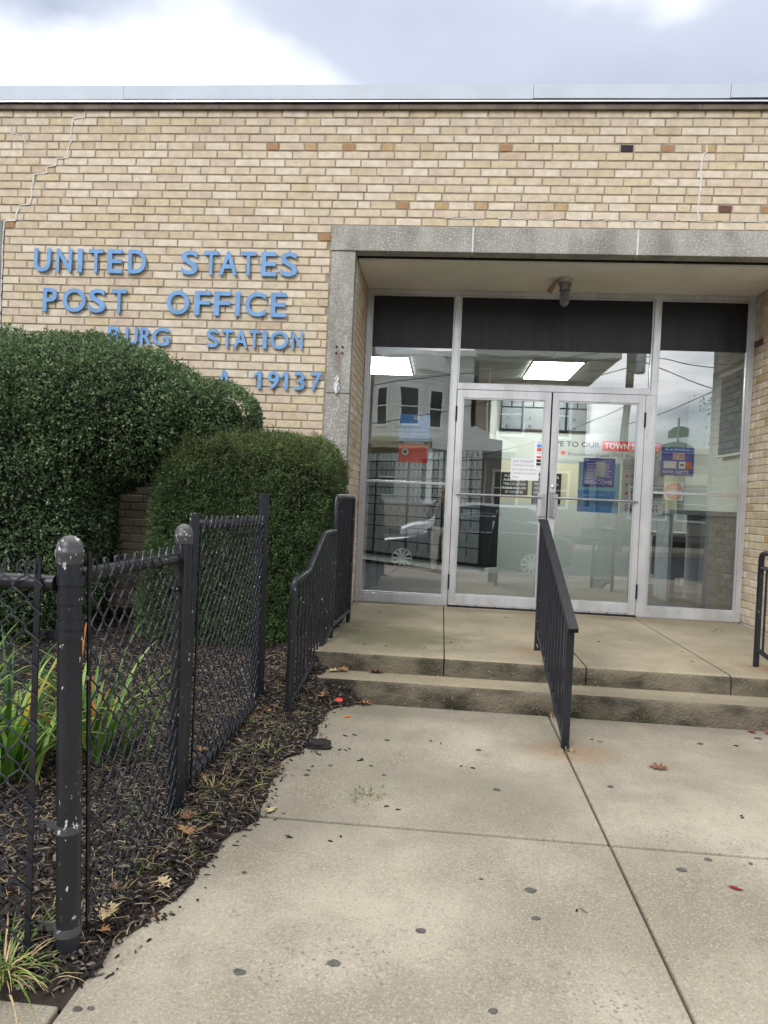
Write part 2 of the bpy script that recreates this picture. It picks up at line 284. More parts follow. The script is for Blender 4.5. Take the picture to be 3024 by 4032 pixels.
def text_mesh(txt, size, ext=0.0, off=0.0, align='CENTER', fit=None, space=1.0, shear=0):
    cu = bpy.data.curves.new('t', 'FONT'); cu.body = txt; cu.size = size; cu.extrude = ext; cu.offset = off; cu.align_x = align; cu.align_y = 'CENTER'; cu.space_character = space; cu.resolution_u = 4; cu.shear = shear; cu.space_line = .95
    o = bpy.data.objects.new('t', cu); COL.objects.link(o); dg = bpy.context.evaluated_depsgraph_get(); me = bpy.data.meshes.new_from_object(o.evaluated_get(dg))
    bpy.data.objects.remove(o); bpy.data.curves.remove(cu)
    return me
def mesh_np(me):
    a = np.empty(len(me.vertices)*3); me.vertices.foreach_get('co', a); return a.reshape(-1, 3)
def lettering(items, mat, parent, y, name='lettering', axis=None):
    """items: (text, x centre, z centre, height, width or None, align) -> one printed layer standing 1 mm off the plane y"""
    ox, ux = axis or ((0, y, 0), (1, 0, 0)); ux = Vector(ux); ox = Vector(ox); mb = MB()
    for it in items:
        t, x, z, hgt, wd = it[:5]; me = text_mesh(t, 1.0, 0, .012 if len(it) > 5 and it[5] == 'B' else 0)
        v = mesh_np(me)
        if len(v) == 0: continue
        lo, hi = v.min(0), v.max(0); sc = hgt/max(1e-6, hi[1]-lo[1]); sx = (wd/max(1e-6, hi[0]-lo[0])) if wd else sc
        mb.add([ox+ux*(x+(a-(lo[0]+hi[0])/2)*sx)+Vector((0, 0, z+(b-(lo[1]+hi[1])/2)*sc)) for a, b, _ in v], [tuple(p.vertices) for p in me.polygons]); bpy.data.meshes.remove(me)
    return mb.build(name, [mat], parent, fix=False)
def fast_mesh(name, V, F, mats, mi=None, parent=None, smooth=False):
    V = np.asarray(V, np.float32); F = np.asarray(F, np.int32); n, k = F.shape; me = bpy.data.meshes.new(name)
    me.vertices.add(len(V)); me.vertices.foreach_set('co', V.ravel()); me.loops.add(n*k); me.loops.foreach_set('vertex_index', F.ravel())
    me.polygons.add(n); me.polygons.foreach_set('loop_start', np.arange(0, n*k, k, dtype=np.int32))
    for m in mats: me.materials.append(m)
    if mi is not None: me.polygons.foreach_set('material_index', np.asarray(mi, np.int32))
    if smooth: me.polygons.foreach_set('use_smooth', np.ones(n, bool))
    me.update(calc_edges=True); me.validate(); return link(name, me, parent)
# ------------------------------------------------------------------ ground and street
def zw(y): return -.015*max(0, -1.6-y)-(.03*max(0, -4.64-y))
g = MB(); g.box(-400, 400, -400, 400, -.9, -.62); tag(g.build('ground', M['soil']), kind='structure')
ROADZ = -.36
tag(MB().box(-60, 60, -19.0, -8.0, -.6, ROADZ).build('road', M['asphalt']), kind='structure')
tag(MB().box(-60, 60, -23.5, -19.16, -.6, ROADZ+.14).build('far_pavement', M['walk']), kind='structure')
tag(MB().box(-60, 60, -19.155, -19.005, -.6, ROADZ+.15).build('far_kerb', M['walk']), kind='structure')
tag(MB().box(-60, 60, -7.995, -7.85, -.6, zw(-7.85)).build('kerb', M['walk']), kind='structure')
tag(MB().box(-60, 60, -60, -23.51, -.6, .02).build('far_yards', M['soil']), kind='structure')
wk = struct('walkway')
bed = MB(); bed.add([(-6, -1.58, -.04), (8, -1.58, -.04), (8, -4.64, zw(-4.64)-.04), (-6, -4.64, zw(-4.64)-.04), (8, -7.84, zw(-7.84)-.04), (-6, -7.84, zw(-7.84)-.04)], [(0, 3, 2, 1), (3, 5, 4, 2)]).build('joint_filling', M['joint'], wk)
def slab(x0, x1, y0, y1, nm='slab'):
    gp = .0045; x0 += gp; x1 -= gp; y0 += gp+.0035; y1 -= gp+.0035; dz = random.uniform(-.002, .002)
    m = MB(); n = 6
    vs = [(x0, y0, zw(y0)+dz), (x1, y0, zw(y0)+dz), (x1, y1, zw(y1)+dz), (x0, y1, zw(y1)+dz)]; vs = [(a, b, c-.1) for a, b, c in vs]+vs
    m.add(vs, [(0, 3, 2, 1), (4, 5, 6, 7), (0, 1, 5, 4), (1, 2, 6, 5), (2, 3, 7, 6), (3, 0, 4, 7)])
    return m.build(nm, M['walk'], wk, bevel=.007)
YJ = [-1.6, -3.15, -4.64, -6.2, -7.845]
XJ = [-.865, .685, 2.245, 3.8, 5.4]
for i in range(4):
    for j in range(4): slab(XJ[j], XJ[j+1], YJ[i+1], YJ[i])
slab(-2.4, -.868, -5.7, -4.2); slab(-3.95, -2.4, -5.7, -4.2); slab(-2.4, -.868, -7.845, -5.7); slab(-3.95, -2.4, -7.845, -5.7); slab(-5.5, -3.95, -7.845, -4.2); slab(-7.5, -5.5, -7.845, -4.2)
GUM = [(.347, -3.509, .026), (-.004, -3.781, .026), (-.236, -3.96, .024), (.345, -3.665, .02), (.241, -2.259, .02), (.296, -2.727, .02), (-.206, -2.664, .016), (-.276, -2.566, .014), (-.461, -2.599, .02), (.815, -2.598, .022), (1.023, -3.203, .026), (.898, -3.292, .022), (1.446, -1.918, .024), (-.549, -2.727, .02), (.185, -4.078, .016), (1.168, -3.208, .014), (.188, -3.469, .011), (-.226, -2.211, .018), (-.823, -4.215, .022), (-.793, -4.208, .014), (-.477, -4.031, .024), (-.598, -3.557, .014), (1.444, -1.92, .02), (1.813, -1.759, .03)]
for x, y, r in GUM:
    r *= random.uniform(.5, .8)
    n = 11; ph = random.random()*6; rr = [r*random.uniform(.75, 1.1) for _ in range(n)]; z = zw(y)+.0022
    ring = [(x+rr[i]*math.cos(ph+i*6.283/n)*1.15, y+rr[i]*math.sin(ph+i*6.283/n)*.9, z) for i in range(n)]
    top = [(x+(a-x)*.8, y+(b-y)*.8, z+.0016) for a, b, _ in ring]
    MB().add(ring+top, [tuple(range(n, 2*n))]+[(i, (i+1) % n, n+(i+1) % n, n+i) for i in range(n)]).build('gum_spot', M['gum'], wk, fix=False)
# ------------------------------------------------------------------ the steps and landing
st = struct('entrance_steps')
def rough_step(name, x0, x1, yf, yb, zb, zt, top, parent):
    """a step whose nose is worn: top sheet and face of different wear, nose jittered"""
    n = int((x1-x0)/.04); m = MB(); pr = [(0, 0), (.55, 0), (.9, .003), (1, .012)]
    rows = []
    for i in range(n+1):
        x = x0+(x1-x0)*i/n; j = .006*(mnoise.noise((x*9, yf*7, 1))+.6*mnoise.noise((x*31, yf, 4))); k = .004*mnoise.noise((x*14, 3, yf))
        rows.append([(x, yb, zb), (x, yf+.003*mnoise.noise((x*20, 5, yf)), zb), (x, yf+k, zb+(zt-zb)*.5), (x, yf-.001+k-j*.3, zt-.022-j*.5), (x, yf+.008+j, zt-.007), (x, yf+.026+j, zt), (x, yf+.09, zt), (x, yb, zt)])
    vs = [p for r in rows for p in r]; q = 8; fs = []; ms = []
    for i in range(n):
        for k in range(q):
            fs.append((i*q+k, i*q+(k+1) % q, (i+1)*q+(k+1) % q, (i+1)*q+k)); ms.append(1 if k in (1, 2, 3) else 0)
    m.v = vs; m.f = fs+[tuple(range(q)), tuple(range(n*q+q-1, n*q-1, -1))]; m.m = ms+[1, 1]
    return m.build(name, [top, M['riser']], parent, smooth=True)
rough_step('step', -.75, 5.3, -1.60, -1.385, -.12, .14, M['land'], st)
LX = [-.79, .058, .935, 1.80, 2.75, 4.0, 5.3]
for i in range(6):
    x0, x1 = LX[i]+(.004 if i else 0), LX[i+1]-.004
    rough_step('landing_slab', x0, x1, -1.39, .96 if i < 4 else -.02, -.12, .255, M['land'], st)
MB().box(-.6, 5.25, -1.36, -.03, -.1, .247).build('joint_filling', M['joint'], st)
# ------------------------------------------------------------------ the building
bd = thing('post_office_building', (1, .5, 0), 'single storey cream brick post office with recessed glass entrance', 'building')
L, HC, BH, BL = .2134, .0677, .0572, .2034
ZTOP = 4.435
LI = (-1.012, 2.985, 3.272, 3.475)      # stone lintel
wall = MB()
for x0, x1, z0, z1 in [(-3.86, -1.0, -.2, 4.46), (-1.0, 2.98, 3.46, 4.46), (2.97, 7.5, -.2, 4.46), (-7.5, -3.865, 3.48, 4.46), (-7.5, -4.2, -.2, 3.48)]: wall.box(x0, x1, .006, .3, z0, z1)
bw = wall.build('brick_wall', M['mortar'], bd)
def brick_mesh(w, mat):   # a chamfered brick face, w wide, set against the wall
    b = MB(); c = .0035; h2 = BH/2; w2 = w/2
    vs = [(-w2, .035, -h2), (w2, .035, -h2), (w2, .035, h2), (-w2, .035, h2), (-w2, c, -h2), (w2, c, -h2), (w2, c, h2), (-w2, c, h2), (-w2+c, 0, -h2+c), (w2-c, 0, -h2+c), (w2-c, 0, h2-c), (-w2+c, 0, h2-c)]
    b.add(vs, [(4, 5, 1, 0), (5, 6, 2, 1), (6, 7, 3, 2), (7, 4, 0, 3), (8, 9, 5, 4), (9, 10, 6, 5), (10, 11, 7, 6), (11, 8, 4, 7), (8, 11, 10, 9)][:8]+[(8, 9, 10, 11)])
    return b.mesh('brick', [mat])
def pick(wts): return random.choices(range(10), wts)[0]
BR = []   # (x centre, z centre, width, colour)
excl = [(LI[0]-.004, LI[1]+.004, -9, LI[3]+.006), (-4.106, -3.862, -9, 3.476)]
for k in range(66):
    zc = ZTOP-k*HC-HC/2
    if zc < .02: break
    hdr = k in (4, 11); x = -5.3+(.1067 if k % 2 else 0)+random.uniform(-.018, .018)+(.04 if k % 4 > 1 else 0); n = 0
    while x < 4.9:
        head = hdr and n % 2 == 1; wd = (BL if not head else .0965)*random.uniform(.985, 1.01); n += 1
        segs = [(x, x+wd)]
        for ex0, ex1, ez0, ez1 in excl:
            if zc+BH/2 > ez0 and zc-BH/2 < ez1-.02:
                ns = []
                for a, b in segs:
                    if b <= ex0 or a >= ex1: ns.append((a, b))
                    else:
                        if a < ex0: ns.append((a, ex0-.004))
                        if b > ex1: ns.append((ex1+.004, b))
                segs = ns
        for a, b in segs:
            if b-a > .03: BR.append(((a+b)/2, zc, b-a, pick(HW if (head or (b-a) < .13) else BW)))
        x += wd+.0105
# the odd dark headers the photograph shows
SPEC = [(1.185, 4.10, 9), (1.63, 4.10, 7), (2.02, 3.61, 8), (2.32, 3.61, 7), (-.95, 4.10, 7), (-1.25, 4.10, 6), (-1.55, 4.10, 7), (.24, 4.10, 7), (-.62, 4.10, 6), (1.84, 4.10, 7), (2.1, 4.10, 6), (.0, 3.61, 6), (.34, 3.61, 6), (-.33, 3.61, 7), (-1.03, 3.42, 7), (-3.8, 3.42, 7), (-2.75, 3.62, 5)]
for sx, sz, c in SPEC:
    i = min((i for i in range(len(BR)) if BR[i][2] < .15 or abs(sz-3.42) < .01), key=lambda i: (BR[i][0]-sx)**2+9*(BR[i][1]-sz)**2); BR[i] = (*BR[i][:3], c)
def inview(x, z):
    p = Vector((x, 5.854, z-1.225)); zc = p.dot(Vector((-.08098, .99659, -.01558))); u = 1512+2796*p.dot(Vector((.99565, .08161, .04505)))/zc; v = 2016-2796*p.dot(Vector((-.04617, .01186, .99886)))/zc
    return 10 < u < 3014 and not (u < 1000 and v > 1300), zc
order = sorted([i for i in range(len(BR)) if BR[i][2] > .15 and inview(BR[i][0], BR[i][1])[0]], key=lambda i: inview(BR[i][0], BR[i][1])[1])[:300]
sel = set(order); cache = {}; rest = MB()
for i, (x, z, wd, c) in enumerate(BR):
    jy = random.uniform(-.002, .0025); ry = random.uniform(-.006, .006); rz = random.uniform(-.01, .01)
    if i in sel:
        key = (round(wd, 2), c)
        if key not in cache: cache[key] = brick_mesh(wd, BRK[c])
        o = link('brick', cache[key], bw); o.location = Vector((x, jy, z))-bd.location-Vector((0, 0, 0)); o.rotation_euler = (random.uniform(-.008, .008), ry, rz); o.location = Vector((x, jy, z))
    else:
        w2, h2, q = wd/2, BH/2, .0035
        pr = lambda a, b, y: (x+a+b*ry, jy+y+a*rz, z+b-a*ry)
        vs = [pr(-w2, -h2, .035), pr(w2, -h2, .035), pr(w2, h2, .035), pr(-w2, h2, .035), pr(-w2, -h2, q), pr(w2, -h2, q), pr(w2, h2, q), pr(-w2, h2, q), pr(-w2+q, -h2+q, 0), pr(w2-q, -h2+q, 0), pr(w2-q, h2-q, 0), pr(-w2+q, h2-q, 0)]
        rest.add(vs, [(4, 5, 1, 0), (5, 6, 2, 1), (6, 7, 3, 2), (7, 4, 0, 3), (8, 9, 5, 4), (9, 10, 6, 5), (10, 11, 7, 6), (11, 8, 4, 7), (8, 9, 10, 11)], c)
ro = rest.build('bricks', BRK, bw, fix=False); ro['kind'] = 'stuff'
# brick returns of the recess
def return_wall(x, sgn, mort):
    m = MB(); m.box(min(x, x+.2*sgn)+(.006 if sgn > 0 else 0), max(x, x+.2*sgn)-(.006 if sgn < 0 else 0), .10, 1.0, .2, 3.26); rw = m.build('return_wall', mort, bd)
    r = MB()
    for k in range(60):
        zc = .262+k*HC+HC/2
        if zc > 3.22: break
        y = .105 if k % 2 else .0
        while y < .93:
            a, b = max(y, .106), min(y+BL, .93); y += L
            if b-a < .03: continue
            c = pick([12, 8, 9, 12, 10, 14, 3, .3, .5, 0]) if sgn > 0 else pick([24, 14, 18, 12, 8, 10, 1, .2, 0, 0]); x0 = x-random.uniform(0, .002)*sgn
            h2 = BH/2; vs = [(x0, a, zc-h2), (x0, b, zc-h2), (x0, b, zc+h2), (x0, a, zc+h2)]; vs2 = [(x0+.02*sgn, p[1], p[2]) for p in vs]; q = .003
            vs3 = [(x0, a+q, zc-h2+q), (x0, b-q, zc-h2+q), (x0, b-q, zc+h2-q), (x0, a+q, zc+h2-q)]; vs = [(x0+q*sgn, p[1], p[2]) for p in vs]
            r.add(vs3+vs+vs2, [(0, 1, 2, 3), (0, 4, 5, 1), (1, 5, 6, 2), (2, 6, 7, 3), (3, 7, 4, 0), (4, 8, 9, 5), (5, 9, 10, 6), (6, 10, 11, 7), (7, 11, 8, 4)], c)
    o = r.build('bricks', BRK, rw); o['kind'] = 'stuff'
return_wall(-.80, -1, M['mortar_pale']); return_wall(2.778, 1, M['mortar_pale'])
# stone surround
sr = bpy.data.objects.new('stone_surround', None); COL.objects.link(sr); put(sr, bd)
for x0, x1 in [(LI[0], .147), (.152, 1.453), (1.458, LI[1])]: MB().box(x0, x1, -.028, .1, LI[2], LI[3]).build('lintel_block', M['stone'], sr, bevel=.004)
for x in (.1495, 1.4555): MB().box(x-.006, x+.006, -.030, .05, LI[2]+.001, LI[3]-.001).build('joint_caulk', M['caulk'], sr)
for z0, z1 in [(1.0, 2.095), (2.101, 3.268), (.0, .994)]:
    MB().box(-1.004, -.806, -.018, .098, z0, z1).build('jamb_block', M['stone'], sr, bevel=.004); MB().box(2.783, 2.98, -.018, .098, z0, z1).build('jamb_block', M['stone'], sr, bevel=.004)
MB().box(-4.1, -3.872, -.012, .1, 0, 3.47).build('jamb_block', M['stone'], sr, bevel=.004)
def strip(pts, wd, name='crack_caulk'):
    m = MB()
    for (xa, za), (xb, zb) in zip(pts, pts[1:]):
        k = max(1, int(math.hypot(xb-xa, zb-za)/.03))
        pp = [(xa+(xb-xa)*i/k+random.uniform(-.004, .004), -.0015, za+(zb-za)*i/k+random.uniform(-.004, .004)) for i in range(k+1)]
        m.tube(pp, [wd*random.uniform(.7, 1.25) for _ in pp], 6)
    return m.build(name, M['caulk'], bw)
strip([(-3.176, 4.429), (-3.177, 4.372), (-3.278, 4.359), (-3.295, 4.225), (-3.294, 4.16), (-3.316, 4.088), (-3.308, 4.027), (-3.413, 4.02), (-3.414, 3.962), (-3.495, 3.951), (-3.497, 3.897), (-3.61, 3.887), (-3.612, 3.82), (-3.624, 3.755), (-3.625, 3.69), (-3.642, 3.629), (-3.729, 3.617), (-3.73, 3.581), (-3.754, 3.559), (-3.755, 3.49), (-3.865, 3.481), (-3.872, 3.2), (-3.870, 2.6), (-3.872, 1.5)], .0075)
strip([(-3.835, 4.288), (-3.829, 4.237), (-3.818, 4.227), (-3.726, 4.223), (-3.714, 4.195), (-3.708, 4.162), (-3.685, 4.155)], .004)
strip([(1.961, 4.158), (1.963, 4.101), (1.938, 4.081), (1.923, 4.007), (1.928, 3.901), (1.925, 3.827), (1.922, 3.767), (1.922, 3.7), (1.913, 3.683), (1.919, 3.62), (1.929, 3.563)], .0065)
xs = -.1
while xs < 3.2:
    e = xs+random.uniform(.1, .5); strip([(xs, 3.556), (e, 3.556)], .004); xs = e+random.uniform(0, .12)
# coping along the roof edge
cp = bpy.data.objects.new('roof_edge', None); COL.objects.link(cp); put(cp, bd)
for x0, x1, dz in [(-7.5, -2.82, 0), (-2.818, .575, .004), (.578, 2.10, .009), (2.103, 7.5, .014)]:
    m = MB(); n = 24
    for i in range(n):
        a, b = x0+(x1-x0)*i/n, x0+(x1-x0)*(i+1)/n; wv = lambda x: .004*mnoise.noise((x*.9, 2, 5))
        pa, pb = wv(a), wv(b)
        m.add([(a, -.05, 4.492+dz+pa), (b, -.05, 4.492+dz+pb), (b, -.058, 4.605+dz*.3), (a, -.058, 4.605+dz*.3), (b, .5, 4.63), (a, .5, 4.63), (a, .0, 4.492+dz+pa), (b, .0, 4.492+dz+pb)], [(0, 1, 2, 3), (3, 2, 4, 5), (6, 7, 1, 0)])
    m.build('coping_panel', M['coping'], cp, fix=False)
MB().box(-7.5, 7.5, -.044, .0, 4.478, 4.490).build('drip_edge', M['bright_alum'], cp)
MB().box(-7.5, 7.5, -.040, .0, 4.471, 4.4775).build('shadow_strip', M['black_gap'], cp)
for x0, x1 in [(-7.5, -3.05), (-3.047, -2.0), (-1.997, -.5), (-.497, .62), (.623, 1.9), (1.903, 7.5)]: MB().box(x0, x1, -.026, .2, 4.428, 4.4705).build('blocking_board', M['drip'], cp, bevel=.002)
MB().box(-7.5, 7.5, .0, 7.2, 4.4655, 4.5).build('roof', M['roof_dark'], bd)
# recess ceiling
MB().box(-.80, 2.778, .13, .99, 3.245, 3.40).build('soffit', M['soffit'], bd); MB().box(-.80, 2.778, .1005, .128, 3.262, 3.40).build('soffit_gap', M['black_gap'], bd)
# ------------------------------------------------------------------ storefront
sf = bpy.data.objects.new('storefront_frame', None); COL.objects.link(sf); put(sf, bd)
Y0, Y1, GY = .905, .985, .945
def fr(name, x0, x1, z0, z1, y0=Y0, y1=Y1, par=None, mat='alum', bev=.002): return MB().box(x0, x1, y0, y1, z0, z1).build(name, M[mat], par or sf, bevel=bev)
fr('frame_post', -.797, -.752, .256, 3.243); fr('frame_post', 2.728, 2.776, .256, 3.243); fr('mullion', .040, .090, .256, 3.198); fr('mullion', 1.835, 1.925, .256, 2.312); fr('mullion', 1.876, 1.928, 2.3125, 3.198)
fr('head', -.7515, 2.7275, 3.199, 3.243); fr('transom_bar', .0905, 1.8755, 2.314, 2.362)
fr('sill', -.7515, .0395, .256, .345); fr('sill', 1.9255, 2.7275, .256, .345)
def stops(x0, x1, z0, z1, par=None, w=.014, y0=.92):
    m = MB().box(x0, x0+w, y0, GY-.002, z0+w, z1-w).box(x1-w, x1, y0, GY-.002, z0+w, z1-w).box(x0, x1, y0, GY-.002, z0, z0+w).box(x0, x1, y0, GY-.002, z1-w, z1)
    return m.build('glazing_stop', M['alum'], par or sf, bevel=.0015)
stops(-.7515, .0395, .3455, 3.198); stops(.0905, 1.8755, 2.3625, 3.198); stops(1.9285, 2.7275, .3455, 3.198)
def pane(x0, x1, z0, z1, par=None, y=GY): return MB().add([(x0, y, z0), (x1, y, z0), (x1, y, z1), (x0, y, z1)], [(0, 1, 2, 3)]).build('pane', M['glass'], par or sf, fix=False)
pane(-.74, .03, .355, 2.702); pane(.1, 1.868, 2.372, 2.704); pane(1.938, 2.72, .355, 2.74)
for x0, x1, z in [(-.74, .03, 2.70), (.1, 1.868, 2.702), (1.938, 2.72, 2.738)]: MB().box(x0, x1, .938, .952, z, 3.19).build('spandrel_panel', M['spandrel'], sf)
fr('sash_bar', -.7365, .0255, 1.402, 1.424, .925, .965, mat='bright_alum'); fr('sash_bar', 1.943, 2.713, 1.405, 1.428, .925, .965, mat='bright_alum')
fr('shadowed_threshold', .0905, 1.8345, .2555, .2675, .87, 1.0, mat='black_gap'); fr('meeting_gap', .9735, .9845, .27, 2.308, .899, .93, mat='black_gap')  # threshold coloured black to stand for the shadow under the doors
for x, z in [(-.72, .33), (-.72, .28), (.01, .33), (1.95, .33), (2.69, .30), (-.775, 1.2), (-.775, 2.3)]: MB().lathe([(.006, 0), (.004, -.003)], (x, Y0, z), 8, 0, (0, 1, 0)).build('screw', M['light_metal'], sf)
def door(x0, x1, hinge_left):
    d = bpy.data.objects.new('door', None); COL.objects.link(d); put(d, bd); s, yA, yB = .056, .893, .935
    d['label'] = 'aluminium glass door with push bar'
    f = MB().box(x0, x0+s, yA, yB, .272, 2.308).box(x1-s, x1, yA, yB, .272, 2.308).box(x0+s, x1-s, yA, yB, 2.232, 2.308).box(x0+s, x1-s, yA, yB, .283, .368); f.build('door_frame', M['alum'], d, bevel=.002)
    fr('door_sweep', x0+.003, x1-.003, .2685, .2815, .885, .93, d, 'bright_alum')
    for i in range(5): MB().lathe([(.006, 0), (.005, -.004)], (x0+.09+i*(x1-x0-.18)/4, .885, .276), 8, 0, (0, 1, 0)).build('screw', M['dark'], d)
    m = MB(); a, b = x0+s, x1-s
    m.box(a, a+.012, yA+.008, .913, .381, 2.219).box(b-.012, b, yA+.008, .913, .381, 2.219).box(a, b, yA+.008, .913, .3685, .3805).box(a, b, yA+.008, .913, 2.2195, 2.2315); m.build('glazing_stop', M['alum'], d, bevel=.0015)
    pane(a, b, .37, 2.23, d, .915)
    MB().tube([(a-.01, .872, 1.324), (b+.01, .872, 1.324)], .0105, 10).tube([(a-.02, .893, 1.324), (a-.02, .872, 1.324), (a, .872, 1.324)], .01, 8).tube([(b+.02, .893, 1.324), (b+.02, .872, 1.324), (b, .872, 1.324)], .01, 8).build('push_bar', M['steel'], d, smooth=True)
    MB().box(a+.004, b-.004, .93, .937, .37, .575).box(a+.004, b-.004, .929, .942, .5755, .59).build('kick_plate', M['pale_grey'], d)
    hx = x0-.002 if hinge_left else x1+.002
    for z in (.49, 2.08): MB().tube([(hx, .888, z-.062), (hx, .888, z+.062)], .0085, 10).lathe([(.010, -.006), (.010, 0)], (hx, .888, z-.062), 10).lathe([(.010, 0), (.010, .006)], (hx, .888, z+.062), 10).build('hinge', M['dark'], d, smooth=True)
    return d
dl = door(.096, .972, True); dr = door(.986, 1.829, False)
for p, x0, x1 in ((dl, .885, .966), (dr, .992, 1.072)):   # fluted pull plates either side of the gap
    m = MB().box(x0, x1, .876, .8925, 1.146, 1.362)
    q0, q1 = (x1-.045, x1-.004) if p is dl else (x0+.004, x0+.045)
    for i in range(4): m.box(q0+i*.0112, q0+i*.0112+.0062, .862, .8755, 1.147, 1.361)
    m.build('pull_plate', M['bright_alum'] if p is dr else M['alum'], p, bevel=.0015)
lk = MB().box(.988, 1.048, .866, .8925, 1.368, 1.57).box(.990, 1.046, .858, .8655, 1.38, 1.50); lo = lk.build('lock_case', M['alum'], dr, bevel=.002); lo['label'] = 'grey metal lock case on the door edge'
MB().lathe([(.019, 0), (.019, -.006), (.013, -.009), (.012, -.006), (.004, -.006)], (1.022, .858, 1.425), 14, 0, (0, 1, 0)).build('lock_cylinder', M['chrome'], lo, smooth=True)
for z in (1.78, 1.93, 2.08, 1.63): MB().lathe([(.005, 0), (.004, -.003)], (1.012, .893, z), 8, 0, (0, 1, 0)).build('screw', M['steel'], dr)
# ------------------------------------------------------------------ raised letters on the brick
PH = {'UNITED STATES': ('top', [(-3.569, -3.422), (-3.368, -3.234), (-3.182, -3.140), (-3.084, -2.956), (-2.918, -2.787), (-2.736, -2.581), (-2.275, -2.131), (-2.081, -1.957), (-1.949, -1.792), (-1.763, -1.639), (-1.592, -1.462), (-1.429, -1.285)], 3.049, 3.249),
      'POST OFFICE': ('second', [(-3.477, -3.354), (-3.301, -3.096), (-3.07, -2.923), (-2.866, -2.741), (-2.386, -2.192), (-2.146, -2.012), (-1.979, -1.841), (-1.797, -1.757), (-1.714, -1.537), (-1.496, -1.366)], 2.712, 2.914),
      'BURG STATION': ('third', [(-2.891, -2.775), (-2.735, -2.629), (-2.605, -2.507), (-2.502, -2.353), (-2.032, -1.929), (-1.902, -1.806), (-1.797, -1.679), (-1.67, -1.575), (-1.552, -1.517), (-1.488, -1.334), (-1.304, -1.214)], 2.446, 2.598),
      'A 19137': ('bottom', [(-1.925, -1.808), (-1.612, -1.550), (-1.495, -1.398), (-1.383, -1.324), (-1.272, -1.18), (-1.134, -1.043)], 2.112, 2.262)}
for wds, (row, xs, z0, z1) in PH.items():
    nice = {'BURG STATION': 'blue raised letters ending in STATION, partly behind the tall shrub', 'A 19137': 'blue raised zip code numerals 19137 in the lowest row on the brick'}.get(wds, 'blue raised metal letters spelling '+wds+' on the brick wall')
    sg = thing('wall_lettering', ((xs[0][0]+xs[-1][1])/2, -.03, z0), nice, 'lettering', 'blue letters on the brick wall')
    for ch, (x0, x1) in zip(wds.replace(' ', ''), xs):
        me = text_mesh(ch, 1, .5, 0 if ch == 'I' else .017); v = mesh_np(me); lo, hi = v.min(0), v.max(0); rr = (z1-z0)
        a = np.empty_like(v); a[:, 0] = x0+(v[:, 0]-lo[0])/(hi[0]-lo[0])*(x1-x0); a[:, 2] = z0+(v[:, 1]-lo[1])/(hi[1]-lo[1])*rr; a[:, 1] = -.013-(v[:, 2]-lo[2])/(hi[2]-lo[2])*.014
        me.vertices.foreach_set('co', a.ravel()); me.materials.clear(); me.materials.append(M['letter']); me.update()
        o = link('letter', me, sg)
        if ch == '1':
            o.data = MB().prism([(x0+(x1-x0)*p, z0+rr*q) for p, q in [(.52, 0), (1, 0), (1, 1), (.64, 1), (0, .80), (0, .62), (.52, .80)]], (0, -.013, 0), (1, 0, 0), (0, 0, 1), (0, -.014, 0)).mesh('letter', [M['letter']])
        pm = MB()
        for fx, fz in ((.5, .5),): pm.lathe([(.004, 0), (.004, -.02)], ((x0+x1)/2 if ch in 'IT1' else x0+.012, .002, (z0+z1)/2), 6, 0, (0, 1, 0))
        pm.build('standoff_pin', M['light_metal'], o)
# ------------------------------------------------------------------ lamp, cleat, bolt stubs
lt = thing('jar_light', (.985, .50, 3.245), 'jar light with bare socket adapter hanging from the entrance ceiling', 'light')
MB().lathe([(.030, 0), (.060, -.002), (.060, -.036), (.050, -.042)], (.985, .5, 3.244), 20).build('mounting_box', M['light_base'], lt, smooth=True)
MB().lathe([(.050, 0), (.056, -.004), (.056, -.02), (.046, -.026), (.046, -.055), (.05, -.058), (.05, -.066), (.038, -.07)], (.985, .5, 3.202), 20).build('collar', M['light_metal'], lt, smooth=True)
def jarglass():
    k = NM('jar_glass'); k.out(srgb(170, 172, 168), .12, 0, .5); k.b.inputs['Transmission Weight'].default_value = .75; k.b.inputs['IOR'].default_value = 1.2; return k.m
MB().lathe([(.040, 0), (.043, -.02), (.043, -.09), (.037, -.115), (.022, -.132), (.004, -.138)], (.985, .5, 3.134), 20).build('glass_jar', jarglass(), lt, smooth=True)
MB().lathe([(.012, 0), (.013, -.02), (.026, -.05), (.027, -.075), (.018, -.095), (.004, -.1)], (.985, .5, 3.133), 14).build('bulb', M['white'], lt, smooth=True)
MB().tube([(.925, .5, 3.215), (.905, .5, 3.212), (.89, .49, 3.195)], .015, 10).tube([(.895, .495, 3.202), (.872, .48, 3.16)], .019, 10).tube([(.874, .482, 3.165), (.85, .465, 3.12)], [.022, .026], 12).build('socket_adapter', M['socket'], lt, smooth=True)
cl = thing('rope_cleat', (-.913, -.02, 2.16), 'white flagpole rope cleat screwed to the grey stone jamb', 'cleat')
MB().prism([(-.022, .02), (.0, .075), (.022, .02), (.026, -.02), (.0, -.085), (-.026, -.02)], (-.913, -.0185, 2.155), (1, 0, 0), (0, 0, 1), (0, -.008, 0)).build('back_plate', M['plastic_white'], cl, bevel=.003)
MB().tube([(-.913, -.027, 2.17), (-.913, -.045, 2.17)], .016, 12).tube([(-.928, -.04, 2.205), (-.905, -.045, 2.24), (-.898, -.045, 2.215), (-.913, -.042, 2.18)], .008, 8).tube([(-.913, -.04, 2.15), (-.915, -.05, 2.12), (-.91, -.052, 2.095)], .009, 8).build('horn', M['plastic_white'], cl, smooth=True)
MB().lathe([(.007, 0), (.006, -.004)], (-.913, -.027, 2.088), 8, 0, (0, 1, 0)).build('screw', M['rust'], cl)
